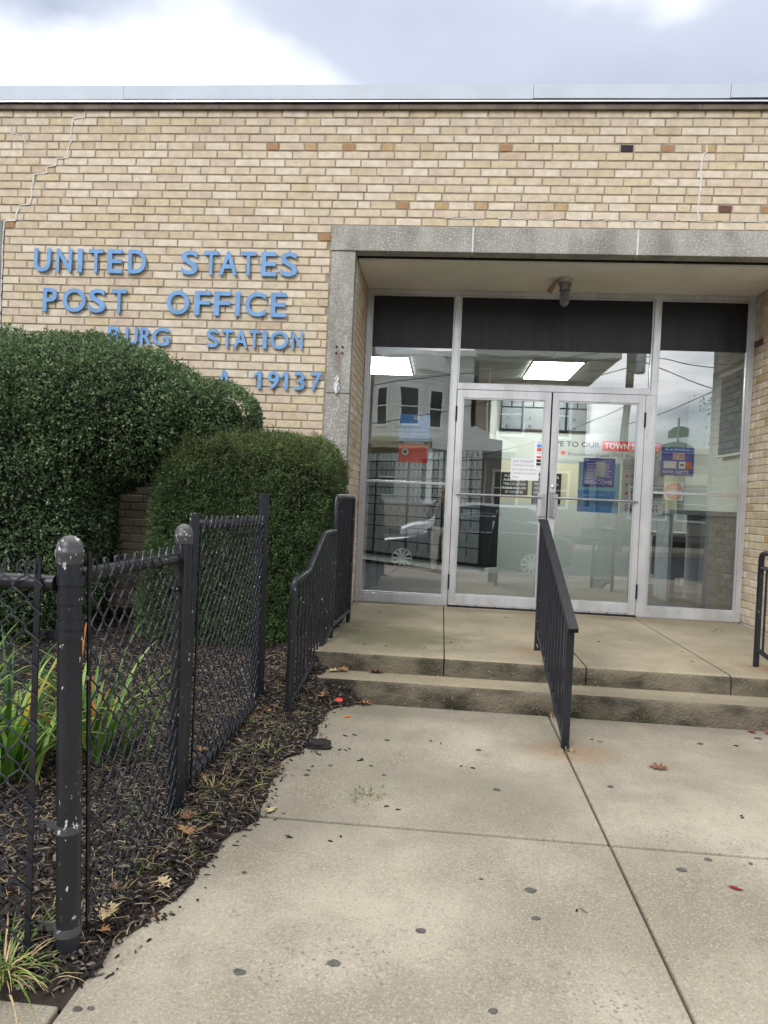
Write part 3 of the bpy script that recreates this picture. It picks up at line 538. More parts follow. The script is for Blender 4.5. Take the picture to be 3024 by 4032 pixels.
for x, z, lb in [(-.928, 2.482, 'rusty bolt stub at the upper left of four in the stone jamb'), (-.878, 2.482, 'rusty bolt stub at the upper right of four in the stone jamb'), (-.930, 2.430, 'rusty bolt stub at the lower left of four in the stone jamb'), (-.878, 2.430, 'rusty bolt stub at the lower right of four in the stone jamb')]:
    tag(MB().lathe([(.009, 0), (.008, -.012), (.005, -.016)], (x, -.018, z), 8, 0, (0, 1, 0)).build('bolt_stub', M['rust']), lb, 'bolt', 'rusty bolt stubs in the jamb')
# ------------------------------------------------------------------ the lobby behind the glass
ir = bpy.data.objects.new('lobby', None); COL.objects.link(ir); put(ir, bd)
MB().box(-4, 7, 1.02, 7, .15, .25).build('lobby_floor', M['floor_tile'], ir)
MB().box(-4, 7, 1.02, 7, 2.99, 3.05).build('lobby_ceiling', M['ceiling_tile'], ir)
MB().box(.62, 7, 4.2, 4.3, .25, 2.99).box(-4.1, -4, 1, 7, .25, 2.99).box(-4, 7, 6.9, 7, .25, 2.99).build('lobby_wall', M['white_wall'], ir)
MB().box(.66, 3.2, 4.183, 4.199, 1.3, 1.86).build('wall_panel', M['cream_wall'], ir); MB().box(.66, 5.5, 4.18, 4.1985, .25, 1.2995).build('lower_wall_panel', M['pale_grey'], ir)
MB().box(3.30, 3.4, 1.11, 4.19, .25, 2.985).build('lobby_wall', M['white_wall'], ir)
MB().box(-4, -.8, 1.0, 1.1, .25, 3.2).box(2.79, 7, 1.0, 1.1, .25, 3.2).box(-4, 7, 1.0, 1.015, 3.26, 4.4).build('lobby_wall', M['white_wall'], ir)
tb = MB()
for i in range(-4, 7): tb.box(i*1.22-.01, i*1.22+.012, 1.05, 4.18, 2.981, 2.9895)
for y in (1.49, 2.10, 2.71, 3.32, 3.93): tb.box(-4, 5.6, y-.011, y+.011, 2.979, 2.9885)
tb.build('ceiling_grid', M['pale_grey'], ir)
TE = emit('troffer_light', (.93, 1, .98), 19.0)
for x, lb in [(-1.09, 'lit ceiling light panel seen through the left side window'), (1.0, 'lit ceiling light panel seen through the window over the doors')]:
    for y0, vis in ((2.71, True), (1.2, False))[:1]:
        t = thing('ceiling_light', (x+.3, 3.2, 2.98), lb, 'light', 'ceiling lights in the lobby')
        MB().box(x+.012, x+.6, 2.73, 3.90, 2.966, 2.971).build('diffuser', TE, t)
        MB().box(x-.015, x+.012, 2.70, 3.93, 2.96, 2.978).box(x+.6, x+.63, 2.70, 3.93, 2.96, 2.978).box(x+.012, x+.6, 2.70, 2.73, 2.96, 2.978).box(x+.012, x+.6, 3.9, 3.93, 2.96, 2.978).build('frame', M['white'], t)
# bank of letter boxes set at an angle
bk = thing('letter_box_bank', (.57, 3.6, .4), 'dark grey wall of rented letter boxes seen through the left window and door', 'mailboxes')
bu = Vector((-1.77, 1.6, 0)).normalized(); bn = Vector((-bu.y, bu.x, 0)); bn = bn if bn.y < 0 else -bn
def bq(m, s0, s1, z0, z1, d0, d1, mi=0):
    o = Vector((.57, 3.6, 0)); vs = [o+bu*a+bn*d+Vector((0, 0, z)) for z in (z0, z1) for a, d in ((s0, d0), (s1, d0), (s1, d1), (s0, d1))]
    return m.add(vs, [(0, 3, 2, 1), (4, 5, 6, 7), (0, 1, 5, 4), (1, 2, 6, 5), (2, 3, 7, 6), (3, 0, 4, 7)], mi)
bq(MB(), 0, 2.95, .40, 2.11, -.3, -.012).build('carcass', M['box_frame'], bk)
bq(MB(), -.02, 2.95, .30, .399, -.3, -.03).build('plinth', M['pale_grey'], bk); bq(MB(), -.02, 2.95, .2505, .2995, -.3, -.05).build('toe_kick', M['dark'], bk)
bq(bq(MB(), -.0, .07, .402, 2.11, -.011, .004), .07, 2.95, 2.045, 2.11, -.011, .004).build('edge_trim', M['box_frame'], bk)
RH = [.205, .205, .165, .165, .13, .13, .13, .13, .13, .13]
key = MB()
s = .085; bay = 0
while s < 2.85 and bay < 4:
    z = .44
    for ri, hh in enumerate(RH):
        n = 3 if ri < 2 else (4 if ri < 4 else 7)
        if bay == 2 and ri < 2: n = 2
        if bay == 3 and ri < 4: n = 1 if ri < 2 else 3
        cw = .66/n
        for c in range(n):
            a = s+c*cw+.004; b = s+(c+1)*cw-.004; m = bq(MB(), a, b, z+.005, z+hh-.012, -.012, .0)
            bq(m, b-.02, b-.008, z+hh*.42, z+hh-.02, .0002, .0012, 1)
            m.build('box_door', [M['box_grey'], M['dark']], bk)
            mid = Vector((.57, 3.6, z+hh*.28))+bu*((a+b)/2); key.lathe([(.006, 0), (.006, .006)], mid, 6, 0, bn)
        z += hh
    s += .70; bay += 1
key.build('locks', M['dark'], bk)['kind'] = 'stuff'
# parcel lockers high on the back wall
pl = thing('parcel_lockers', (1.3, 4.15, 2.3), 'grey parcel lockers with numbered doors high on the lobby wall', 'lockers')
MB().box(.74, 1.96, 4.16, 4.199, 2.29, 2.85).build('carcass', M['box_frame'], pl)
for i, x in enumerate((.77, 1.07, 1.37, 1.67)):
    m = MB().box(x, x+.27, 4.148, 4.1595, 2.31, 2.60); o = m.build('locker_door', M['box_grey'], pl, bevel=.002)
    MB().lathe([(.02, 0), (.016, -.02), (.012, -.028)], (x+.09, 4.148, 2.36), 12, 0, (0, 1, 0)).build('knob', M['chrome'], o, smooth=True)
    lettering([(str(i+1), x+.09, 2.46, .045, None, 'B')], M['dark'], o, 4.147, 'number')
    MB().box(x, x+.12, 4.148, 4.1595, 2.62, 2.83).box(x+.14, x+.27, 4.148, 4.1595, 2.62, 2.83).build('small_door', M['box_grey'], pl, bevel=.002)
# wall sign band
ws = thing('wall_banner', (2.4, 4.19, 1.9), 'wide pale lobby banner reading MOVE TO OUR TOWN STREET', 'sign')
MB().box(.70, 4.3, 4.185, 4.1985, 1.86, 2.275).build('board', M['white_wall'], ws, bevel=.002)
lettering([('MOVE TO OUR', 1.735, 2.13, .075, .80, 'B')], M['ink'], ws, 4.184); MB().box(2.165, 2.96, 4.1815, 4.1845, 2.06, 2.19).build('red_block', M['red'], ws)
lettering([('TOWN STREET.', 2.56, 2.125, .08, .72, 'B')], M['print_white'], ws, 4.1808); lettering([('Reserve your PO Box today', 2.32, 1.985, .062, 1.22)], M['print_grey'], ws, 4.184)
def star(m, cx, y, cz, r, a0=math.pi/2, mi=0, k=.42):
    pts = [(cx+(r if i % 2 == 0 else r*k)*math.cos(a0+i*math.pi/5), y, cz+(r if i % 2 == 0 else r*k)*math.sin(a0+i*math.pi/5)) for i in range(10)]+[(cx, y, cz)]
    return m.add(pts, [(i, (i+1) % 10, 10) for i in range(10)], mi)
star(MB(), 1.64, 4.183, 2.005, .045).build('star', M['red'], ws, fix=False)
def poster(name, x0, x1, z0, z1, y, mat, label, cat, th=.003, back=None):
    o = thing(name, ((x0+x1)/2, y, z0), label, cat); MB().box(x0, x1, y, y+th, z0, z1).build('sheet', mat if back is None else [mat], o); return o
def bars(m, rows, x0, x1, y, h=.006, jit=.3):
    for z in rows:
        e = x1-(x1-x0)*random.random()*jit; m.add([(x0, y, z), (e, y, z), (e, y, z+h), (x0, y, z+h)], [(0, 1, 2, 3)])
    return m
o = poster('wall_notice', .81, 1.178, 1.39, 1.705, 4.17, M['sign_black'], 'black wall notice about boxes available at this location', 'sign', .01)
lettering([('P.O. BOXES', .99, 1.655, .036, .27, 'B'), ('AVAILABLE AT', .99, 1.60, .036, .31, 'B'), ('THIS LOCATION', .99, 1.543, .036, .31, 'B'), ('PLEASE INQUIRE', .99, 1.487, .036, .33, 'B'), ('AT COUNTER', .99, 1.432, .036, .25, 'B')], M['print_white'], o, 4.168)
o = poster('fee_notice', 1.237, 1.63, 1.29, 1.71, 4.17, M['sign_black'], 'black price notice partly behind the gap of the doors', 'sign', .01)
lettering([('P.O. BOX SIZES', 1.43, 1.655, .034, .33, 'B'), ('SMALL', 1.31, 1.56, .028, .1), ('MEDIUM', 1.33, 1.50, .028, .13), ('LARGE', 1.31, 1.44, .028, .1), ('ANNUAL', 1.54, 1.56, .028, .12)], M['print_white'], o, 4.168)
# posters on the inside of the glass
PY = .953
def logo(x, z, w, y, par, m1='print_white', m2='ink'):
    h_ = w*.62; o = MB().add([(x-w*.42, y, z-h_/2), (x+w*.42, y, z-h_/2), (x+w*.58, y, z+h_/2), (x-w*.26, y, z+h_/2)], [(0, 1, 2, 3)])
    o.build('emblem', M[m1], par, fix=False)
    MB().add([(x-w*.36, y-.0004, z-h_*.4), (x+w*.12, y-.0004, z-h_*.1), (x+w*.42, y-.0004, z+h_*.2), (x-w*.22, y-.0004, z+h_*.24), (x-w*.24, y-.0004, z+h_*.12), (x+w*.22, y-.0004, z+h_*.08)], [(0, 1, 2, 5), (5, 2, 3, 4)]).build('emblem_wing', M[m2], par, fix=False)
o = poster('hours_sign', -.448, -.150, 1.812, 2.065, PY, M['blue_poster'], 'blue opening hours sign on the left side window', 'sign')
logo(-.285, 2.035, .062, PY-.002, o); lettering([('WINDOW HOURS', -.34, 1.965, .017, .165, 'B'), ('MON - FRI', -.395, 1.92, .013, .075), ('9:00 AM - 4:30 PM', -.25, 1.918, .013, .14), ('SAT', -.417, 1.884, .013, .03), ('9:00 AM - 1:00 PM', -.25, 1.882, .013, .14), ('CLOSED SUNDAYS & HOLIDAYS', -.305, 1.845, .013, .25, 'B')], M['print_white'], o, PY-.001)
o = poster('warning_sign', -.440, -.158, 1.605, 1.810, PY, M['red'], 'red and black WARNING sign under the blue hours sign', 'sign')
MB().box(-.440, -.158, PY-.0012, PY-.0002, 1.775, 1.81).build('title_band', M['sign_black'], o); lettering([('WARNING', -.30, 1.792, .021, .2, 'B')], M['print_white'], o, PY-.0018)
MB().lathe([(.040, 0), (.040, -.0006)], (-.376, PY-.0006, 1.706), 24, 0, (0, 1, 0)).build('badge_ring', M['sign_black'], o); MB().lathe([(.034, 0), (.034, -.0006)], (-.376, PY-.0014, 1.706), 24, 0, (0, 1, 0)).build('badge_disc', M['print_white'], o); star(MB(), -.376, PY-.0028, 1.706, .032).build('badge_star', M['sign_black'], o, fix=False)
lettering([('Armed robbery of a', -.242, 1.757, .009, .115), ('postal employee or', -.242, 1.737, .009, .115), ('postal facility carries', -.238, 1.717, .009, .125), ('a prison sentence of', -.242, 1.697, .009, .12), ('up to 25 years upon', -.242, 1.677, .009, .115), ('conviction.', -.268, 1.655, .009, .06)], M['gift_pink'], o, PY-.001)
o = poster('handwritten_note', .628, .890, 1.478, 1.690, .912, M['paper'], 'white handwritten note taped to the left door', 'note', .001)
lettering([('DUE TO SHORT', .745, 1.655, .022, .19), ('STAFFING, WE WILL', .75, 1.617, .018, .21), ('BE CLOSED FOR LUNCH', .755, 1.578, .016, .22), ('- ESTIMATE FOR REST OF', .755, 1.542, .015, .22), ('THE DAY', .675, 1.507, .014, .06)], M['pencil'], o, .9112)
o = poster('card_sticker', .842, .914, 1.585, 1.865, .9100, M['print_white'], 'narrow white sticker listing payment cards on the left door', 'sticker', .0008)
for z, mt, s2 in [(1.806, 'blue_poster', .016), (1.770, 'red', .015), (1.700, 'red', .010), (1.667, 'sign_black', .013), (1.634, 'sign_black', .013)]: MB().box(.862, .902, .9091, .9099, z-s2, z+s2).build('card_emblem', M[mt], o)
MB().lathe([(.013, 0), (.013, -.0005)], (.873, .9090, 1.770), 14, 0, (0, 1, 0)).build('card_emblem', M['orange'], o)
lettering([('VISA', .881, 1.738, .011, .036, 'B'), ('DISCOVER', .882, 1.606, .008, .05), (')))', .880, 1.84, .022, .026)], M['ink'], o, .9094)
o = poster('welcome_poster', 1.300, 1.590, 1.452, 1.714, .924, M['navy'], 'wrinkled navy WELCOME poster on the right door', 'poster')
lettering([('WELCOME', 1.443, 1.489, .036, .25, 'B'), ('WE ARE CLOSED ON THESE DAYS', 1.445, 1.69, .011, .22)], M['print_white'], o, .9225)
m = MB(); bars(m, [1.66-.017*i for i in range(8)], 1.33, 1.44, .9228, .005); bars(m, [1.66-.017*i for i in range(8)], 1.47, 1.56, .9228, .005); bars(m, [1.527, 1.516], 1.325, 1.50, .9228, .004); m.build('small_print', M['print_white'], o, fix=False)
m = MB().add([(1.415, .9226, 1.54), (1.50, .9226, 1.54), (1.50, .9226, 1.68), (1.415, .9226, 1.68)], [(0, 1, 2, 3)]); m.build('picture', M['pale_grey'], o, fix=False)
o = poster('shipping_poster', 1.262, 1.640, 1.208, 1.672, .938, M['teal_pale'], 'blue THIS BOX IS YOUR BIG IDEA poster behind the welcome poster', 'poster')
MB().add([(1.262, .9365, 1.208), (1.575, .9365, 1.208), (1.612, .9365, 1.41), (1.262, .9365, 1.41)], [(0, 1, 2, 3)]).build('picture', M['box_blue'], o, fix=False)
lettering([('THIS BOX IS YOUR', 1.41, 1.372, .020, .20, 'B'), ('BIG IDEA', 1.355, 1.345, .020, .10, 'B')], M['teal_pale'], o, .936); MB().box(1.305, 1.345, .9345, .9355, 1.275, 1.315).build('emblem', M['teal_pale'], o)
o = poster('checklist_poster', 1.675, 2.055, 1.212, 1.725, 0.9915, M['pale_grey'], 'white CHECKOUT CHECKLIST poster behind the right mullion', 'poster')
MB().box(1.675, 2.055, 0.9900, 0.9913, 1.212, 1.31).build('title_band', M['print_white'], o); lettering([('CHECKOUT', 1.866, 1.285, .030, .30, 'B'), ('CHECKLIST', 1.868, 1.245, .030, .31, 'B')], M['ink'], o, 0.9893)
m = MB()
for z in (1.56, 1.48, 1.40): m.lathe([(.014, 0), (.014, -.001)], (1.72, 0.9910, z), 12, 0, (0, 1, 0))
m.build('bullets', M['red'], o); bars(MB(), [1.57, 1.55, 1.49, 1.47, 1.41], 1.75, 2.03, 0.9905, .007).build('small_print', M['print_grey'], o, fix=False); lettering([('Use this list', 1.76, 1.66, .018, .12), ('to get ship-ready', 1.78, 1.63, .018, .16)], M['print_grey'], o, 0.9900)
o = poster('gift_poster', 2.015, 2.310, 1.580, 1.845, PY, M['navy'], 'navy GIVE GIFTS poster on the right side window', 'poster')
lettering([('GIVE GIFTS', 2.147, 1.617, .027, .235, 'B'), ('Shop gift cards for all your people.', 2.17, 1.82, .011, .24)], M['print_white'], o, PY-.001)
MB().box(2.115, 2.225, PY-.0016, PY-.0004, 1.73, 1.795).build('gift_card', M['gift_pink'], o); MB().box(2.035, 2.15, PY-.0016, PY-.0004, 1.648, 1.715).build('gift_card', M['print_white'], o); MB().box(2.172, 2.232, PY-.0016, PY-.0004, 1.648, 1.715).build('gift_card', M['print_white'], o); MB().box(2.2325, 2.29, PY-.0016, PY-.0004, 1.648, 1.715).build('gift_card', M['orange'], o)
lettering([("LET'S", 2.255, 1.672, .012, .035, 'B'), ('EAT', 2.265, 1.657, .012, .03, 'B')], M['red'], o, PY-.0024); MB().box(2.185, 2.22, PY-.0026, PY-.0018, 1.675, 1.69).build('card_band', M['sign_black'], o)
# counter, desk, blind in the right of the lobby
ct = thing('service_counter', (3.0, 2.3, .25), 'pale grey lobby counter behind the right side window', 'counter')
MB().box(2.50, 3.6, 2.2, 2.75, 1.225, 1.275).build('top', M['counter_grey'], ct, bevel=.004); MB().box(2.86, 3.6, 2.26, 2.72, .25, 1.224).build('cabinet', M['counter_grey'], ct, bevel=.003); MB().box(2.52, 2.56, 2.25, 2.72, .25, 1.224).build('leg_panel', M['counter_grey'], ct, bevel=.003)
dk_ = thing('writing_desk', (2.75, 3.3, .25), 'low dark writing desk beside the lobby counter', 'desk')
MB().box(2.45, 3.1, 3.0, 3.5, .95, 1.0).build('top', M['pale_grey'], dk_, bevel=.003); MB().box(2.7, 3.02, 3.02, 3.48, .45, .949).build('drawer_unit', M['dark'], dk_, bevel=.003); MB().box(2.78, 2.88, 3.1, 3.4, .25, .449).box(2.48, 2.54, 3.1, 3.4, .25, .949).build('leg', M['dark'], dk_)
bl = thing('roller_blind', (3.25, 1.9, 1.9), 'grey blue roller blind half lowered at the right edge of the lobby', 'blind')
MB().box(3.24, 3.246, 1.5, 2.9, 1.93, 2.86).build('fabric', M['blind'], bl); MB().tube([(3.243, 1.48, 1.925), (3.243, 2.92, 1.925)], .016, 10).build('bottom_bar', M['pale_grey'], bl, smooth=True); MB().tube([(3.25, 1.48, 2.885), (3.25, 2.92, 2.885)], .03, 10).build('roller', M['pale_grey'], bl, smooth=True)
# ------------------------------------------------------------------ hand rails
def lerp(a, b, t): return tuple(x+(y-x)*t for x, y in zip(a, b))
def poly_z(path, y):   # height of a path (list of (y,z)) at y
    for (ya, za), (yb, zb) in zip(path, path[1:]):
        if min(ya, yb) <= y <= max(ya, yb): return za+(zb-za)*(y-ya)/(yb-ya)
    return path[-1][1]
def side_rail(xf, x_at, top, low, posts, label, name='stair_railing'):
    t = thing(name, (x_at(-1.0), -1.0, 0), label, 'railing', 'black railings at the steps')
    for p, nm, r in [(top[0], 'top_rail', .0185)]:
        MB().tube([(x_at(y), y, z) for y, z in p], r, 10).build('top_rail', M['rail_paint'], t, smooth=True)
    MB().tube([(x_at(y), y, z) for y, z in top[1]], .0185, 10).build('top_rail', M['rail_paint'], t, smooth=True)
    MB().tube([(x_at(y), y, z) for y, z in low], .015, 8).build('bottom_rail', M['rail_paint'], t, smooth=True)
    for y, z0, z1 in posts: MB().tube([(x_at(y), y, z0), (x_at(y), y, z1)], .018, 10).build('post', M['rail_paint'], t, smooth=True)
    y = -1.945
    while y < -.33:
        if abs(y+.96) > .05:
            zt = poly_z(top[0], y) if y < -.96 else poly_z(top[1], y); MB().tube([(x_at(y), y, poly_z(low, y)), (x_at(y), y, zt)], .0075, 6).build('baluster', M['rail_paint'], t, smooth=True)
        y += .083 if y < -1 else .064
    return t
xl = lambda y: -.79+(y+2.03)/(1.71)*.09
top1 = [(-2.03, .70), (-2.022, .745), (-1.99, .765), (-1.72, .785), (-1.69, .79), (-1.33, .985), (-1.28, 1.0), (-.96, 1.0)]
top2 = [(-.96, 1.0), (-.96, 1.20), (-.945, 1.232), (-.91, 1.24), (-.33, 1.242), (-.295, 1.235), (-.285, 1.20), (-.285, .9)]
side_rail(None, xl, (top1, top2), [(-2.03, .075), (-1.65, .15), (-1.08, .285), (-.96, .335), (-.285, .345)], [(-2.03, -.03, .72), (-.96, .2, 1.02), (-.285, .256, .92)], 'black stair railing along the left edge of the steps, beside the yew')
xr = lambda y: 2.085
side_rail(None, xr, ([(-2.3, .70), (-2.25, .76), (-1.98, .785), (-1.62, .98), (-1.5, 1.0), (-1.1, 1.005), (-1.068, .998), (-1.055, .965), (-1.055, .7)], [(-1.055, .905), (-1.0, .905)][:1]+[(-1.5, .905)]), [(-2.3, .08), (-1.65, .21), (-1.2, .365), (-1.055, .37)], [(-2.3, -.02, .72), (-1.055, .256, .97)], 'black stair railing at the right, seen only in part by the brick return') if 0 else None
rr_ = thing('stair_railing', (2.085, -1.055, .256), 'black stair railing at the right with rounded top corner and rusty foot', 'railing', 'black railings at the steps')
MB().tube([(2.085, -1.055, .80), (2.085, -1.055, .95), (2.085, -1.066, .985), (2.085, -1.10, 1.0), (2.085, -1.55, 1.0), (2.085, -1.95, .80), (2.085, -2.2, .78), (2.085, -2.23, .74), (2.085, -2.23, -.02)], .0185, 10).build('top_rail', M['rail_paint'], rr_, smooth=True)
MB().tube([(2.085, -1.055, .256), (2.085, -1.055, .86)], .0185, 10).build('post', M['rail_paint'], rr_, smooth=True)
MB().tube([(2.085, -1.06, .90), (2.085, -1.55, .90), (2.085, -1.95, .70), (2.085, -2.23, .68)], .013, 8).build('middle_rail', M['rail_paint'], rr_, smooth=True); MB().tube([(2.085, -1.06, .37), (2.085, -1.35, .33), (2.085, -1.75, .16), (2.085, -2.23, .1)], .015, 8).build('bottom_rail', M['rail_paint'], rr_, smooth=True)
for i in range(11):
    y = -1.14-i*.1; MB().tube([(2.085, y, poly_z([(-1.06, .37), (-1.35, .33), (-1.75, .16), (-2.23, .1)], y)), (2.085, y, poly_z([(-1.06, .90), (-1.55, .90), (-1.95, .70), (-2.23, .68)], y))], .0075, 6).build('baluster', M['rail_paint'], rr_, smooth=True)
cr = thing('centre_railing', (.69, -1.5, 0), 'black flat topped handrail with square bars in the middle of the steps', 'railing', 'black railings at the steps')
CX = .69
ctop = lambda y: 1.148+(y+.95)*.428 if y < -.98 else 1.148
MB().bar((CX, -.985, 1.137), (CX, -2.21, .613), .052, .026).build('top_rail', M['centre_paint'], cr, bevel=.003); MB().bar((CX, -.90, 1.138), (CX, -.99, 1.138), .05, .025).build('top_rail', M['centre_paint'], cr, bevel=.003)
eo = MB().bar((CX, -2.2105, .6128), (CX, -2.214, .6113), .043, .017).build('rail_end_opening', M['black_gap'], cr)
MB().box(CX-.019, CX+.019, -2.145, -2.107, -.02, .64).build('post', M['bar_paint'], cr, bevel=.002); MB().box(CX-.019, CX+.019, -.97, -.932, .25, 1.125).build('post', M['bar_paint'], cr, bevel=.002)
clow = lambda y: .40+(y+.95)*.325
MB().bar((CX, -.972, clow(-.97)), (CX, -2.106, clow(-2.106)), .026, .026).build('bottom_rail', M['bar_paint'], cr, bevel=.002)
for i in range(10):
    y = -1.075-i*.1035; MB().box(CX-.0075, CX+.0075, y-.0075, y+.0075, clow(y), ctop(y)-.018).build('baluster', M['bar_paint'], cr)
# ------------------------------------------------------------------ chain link fence
fe = thing('chain_link_fence', (-.95, -4.04, -.04), 'black painted chain link fence with domed posts and a gate section beside the walkway', 'fence')
def dome(par, x, y, z, r, tilt=(0, 0)):
    o = MB().lathe([(r*1.06, -.035), (r*1.10, -.03), (r*1.10, -.014), (r*1.16, -.010), (r*1.16, 0), (r*1.08, .003), (r*1.05, .012), (r*.93, .023), (r*.72, .032), (r*.42, .0385), (r*.15, .041), (.001, .0412)], (x, y, z), 22).build('cap', M['cap_paint'], par, smooth=True); return o
def band(par, x, y, z, r, d):
    b = MB().lathe([(r+.0015, -.011), (r+.004, -.011), (r+.004, .011), (r+.0015, .011)], (x, y, z), 20)
    dx, dy = d; b.bar((x+dx*r, y+dy*r, z), (x+dx*(r+.05), y+dy*(r+.05), z), .006, .02, 0, (dy, -dx, 0)).lathe([(.007, -.012), (.007, .012)], (x+dx*(r+.038), y+dy*(r+.038), z), 8, 0, (dy, -dx, 0))
    return b.build('band', M['cap_paint'] if (par is fe and y < -3.9 and z < .4) else M['fence_paint'], par, smooth=True)
pA = MB().tube([(-.933, -4.052, -.1), (-.983, -4.034, 1.05)], .0315, 20).build('post', M['post_paint'], fe, smooth=True); dome(pA, -.984, -4.034, 1.055, .0315)
pB = MB().tube([(-.970, -3.203, -.1), (-.982, -3.20, 1.06)], .0315, 20).build('post', M['fence_paint'], fe, smooth=True); dome(pB, -.982, -3.2, 1.062, .0315)
pC = MB().tube([(-1.0, -1.85, -.05), (-1.008, -1.9, 1.236)], .0305, 18).build('post', M['fence_paint'], fe, smooth=True)
for z, d in [(.86, (0, 1)), (.83, (-1, 0)), (.32, (-1, 0)), (.05, (-1, 0)), (.925, (0, 1)), (.975, (0, 1))]: band(fe, -.938-.043*(z+.04)/1.1, -4.05+.015*z, z, .0315, d)
for z in (.36, .86, .02): band(fe, -.972-.01*z, -3.202, z, .0315, (0, -1))
for z in (.95,): band(fe, -.982, -3.2, z, .0315, (0, 1))
def zigzag(fab, p0, p1, zb0, zb1, zt0, zt1, pitch=.037, wire=.0027, nrm=None, knuckle=True, lean=(0, 0)):
    """woven fabric: each wire zigzags down and hooks its neighbours"""
    p0, p1 = Vector(p0), Vector(p1); d = p1-p0; Lh = d.length; d.normalize(); nr = Vector((d.y, -d.x, 0)); n = max(2, int(Lh/(pitch*.97))); cw = Lh/n
    lean = Vector((*lean, 0))
    for i in range(n):
        t = (i+.5)/n; zb = zb0+(zb1-zb0)*t; zt = zt0+(zt1-zt0)*t; k = int((zt-zb)/(pitch*.98)); k += (k+i) % 2*0; pts = []
        for j in range(k+1):
            z = zb+(zt-zb)*j/k; side = 1 if (j+i) % 2 else -1
            s_ = (i+.5)*cw+side*(cw*.5+.003)+.004*mnoise.noise((i*3.1, j*1.7, Lh)); pr = p0+d*s_+lean*z+Vector((0, 0, z+.003*mnoise.noise((i, j*.9, 3))))
            for e, o_ in ((-.008, -.0026), (0, 0), (.008, .0026)):
                q = pr+Vector((0, 0, e))-d*side*abs(e)*.75+nr*o_*side*1.2; pts.append(q)
        if knuckle:
            q = pts[-1]; sd_ = d*(.024 if ((k+i) % 2) else -.024); pts += [q-sd_*.1+Vector((0, 0, .014)), q-sd_*.45+Vector((0, 0, .022)), q-sd_*.8+Vector((0, 0, .012))+nr*.005, q-sd_*.75+Vector((0, 0, -.012))+nr*.007]
        fab.tube(pts, wire, 5, 0, False)
    return fab
rl = MB().tube([(-.975, -4.005, .985), (-.985, -3.23, .975)], .021, 14).build('top_rail', M['fence_paint'], fe, smooth=True)
f = zigzag(MB(), (-.906, -4.0, 0), (-.946, -3.25, 0), -.03, -.03, 1.0, .995, lean=(-.03, 0)); f.build('wire_mesh', M['wire'], fe, smooth=True)
MB().bar((-.918, -3.985, 0), (-.955, -3.985, 1.05), .005, .016, 0, (1, 0, 0)).build('tension_bar', M['fence_paint'], fe); MB().bar((-.948, -3.255, 0), (-.956, -3.255, 1.02), .005, .016, 0, (1, 0, 0)).build('tension_bar', M['fence_paint'], fe)
rl2 = MB().tube([(-3.9, -4.05, .965), (-1.01, -4.05, .968)], .021, 14).build('top_rail', M['fence_paint'], fe, smooth=True)
f = zigzag(MB(), (-3.6, -4.082, 0), (-1.035, -4.082, 0), -.03, -.03, 1.0, 1.0); f.build('wire_mesh', M['wire'], fe, smooth=True)
MB().bar((-1.035, -4.078, -.02), (-1.045, -4.078, 1.035), .016, .005, 0, (1, 0, 0)).build('tension_bar', M['fence_paint'], fe)
pD = MB().tube([(-3.64, -4.05, -.1), (-3.66, -4.05, 1.05)], .0315, 18).build('post', M['fence_paint'], fe, smooth=True); dome(pD, -3.66, -4.05, 1.055, .0315)
gt = thing('gate_panel', (-1.0, -2.5, 0), 'chain link gate section in a pipe frame behind the second domed post', 'gate')
for p, q, nm in [((-.985, -3.10, .03), (-.985, -3.08, 1.143), 'gate_stile'), ((-1.0, -1.955, .04), (-1.015, -1.975, 1.115), 'gate_stile')]: MB().tube([p, q], .0205, 14).build(nm, M['fence_paint'], gt, smooth=True)
MB().tube([(-.985, -3.08, 1.095), (-1.012, -1.975, 1.075)], .0205, 14).build('top_rail', M['fence_paint'], gt, smooth=True); MB().tube([(-.985, -3.09, .05), (-1.0, -1.965, .06)], .0205, 14).build('bottom_rail', M['fence_paint'], gt, smooth=True)
f = zigzag(MB(), (-.955, -3.06, 0), (-.975, -1.99, 0), .04, .05, 1.10, 1.085); f.build('wire_mesh', M['wire'], gt, smooth=True)
MB().bar((-.962, -3.062, .04), (-.965, -3.055, 1.10), .005, .016, 0, (1, 0, 0)).build('tension_bar', M['fence_paint'], gt)
for y, x in ((-3.09, -.985), (-1.965, -1.005)):
    for z in (.9, .5): MB().lathe([(.0225, -.010), (.025, -.010), (.025, .010), (.0225, .010)], (x, y, z), 16).bar((x, y-.0, z), (x+.032, y, z), .006, .018, 0, (0, 1, 0)).build('band', M['fence_paint'], gt, smooth=True)
# ------------------------------------------------------------------ planting bed
def smooth(a, b, x): t = np.clip((x-a)/(b-a), 0, 1); return t*t*(3-2*t)
EDGE = np.array([(-6.5, -.86), (-4.19, -.885), (-4.11, -.84), (-3.77, -.79), (-3.36, -.74), (-3.19, -.63), (-3.03, -.67), (-2.67, -.685), (-2.35, -.60), (-2.0, -.62), (-1.77, -.60), (-1.62, -.42), (-1.58, -.62), (0, -.62)])
def edge_x(y): return np.interp(y, EDGE[:, 0], EDGE[:, 1])
def nz(x, y, s): return np.array([mnoise.noise((a*s, b*s, 2.2)) for a, b in zip(np.ravel(x), np.ravel(y))]).reshape(np.shape(x))
def bed_h(x, y):
    base = np.where(y < -1.6, -.015*(-1.6-y), 0)
    d = np.minimum(edge_x(y)+.035*nz(x, y, 9)+.03*nz(x, y, 3)-x, y+4.165+.03*nz(x, y, 5))
    h = base+np.clip(d*.30, -.04, .03)+.013*nz(x, y, 7)*smooth(0, .1, d)+.008*nz(x, y, 19)
    return h+.19*smooth(-2.3, -.6, y)*smooth(0., .25, -.62-x+.02)+.10*smooth(-2.0, -1.3, y)*smooth(-1.2, -.75, x)*smooth(0, .08, d), d
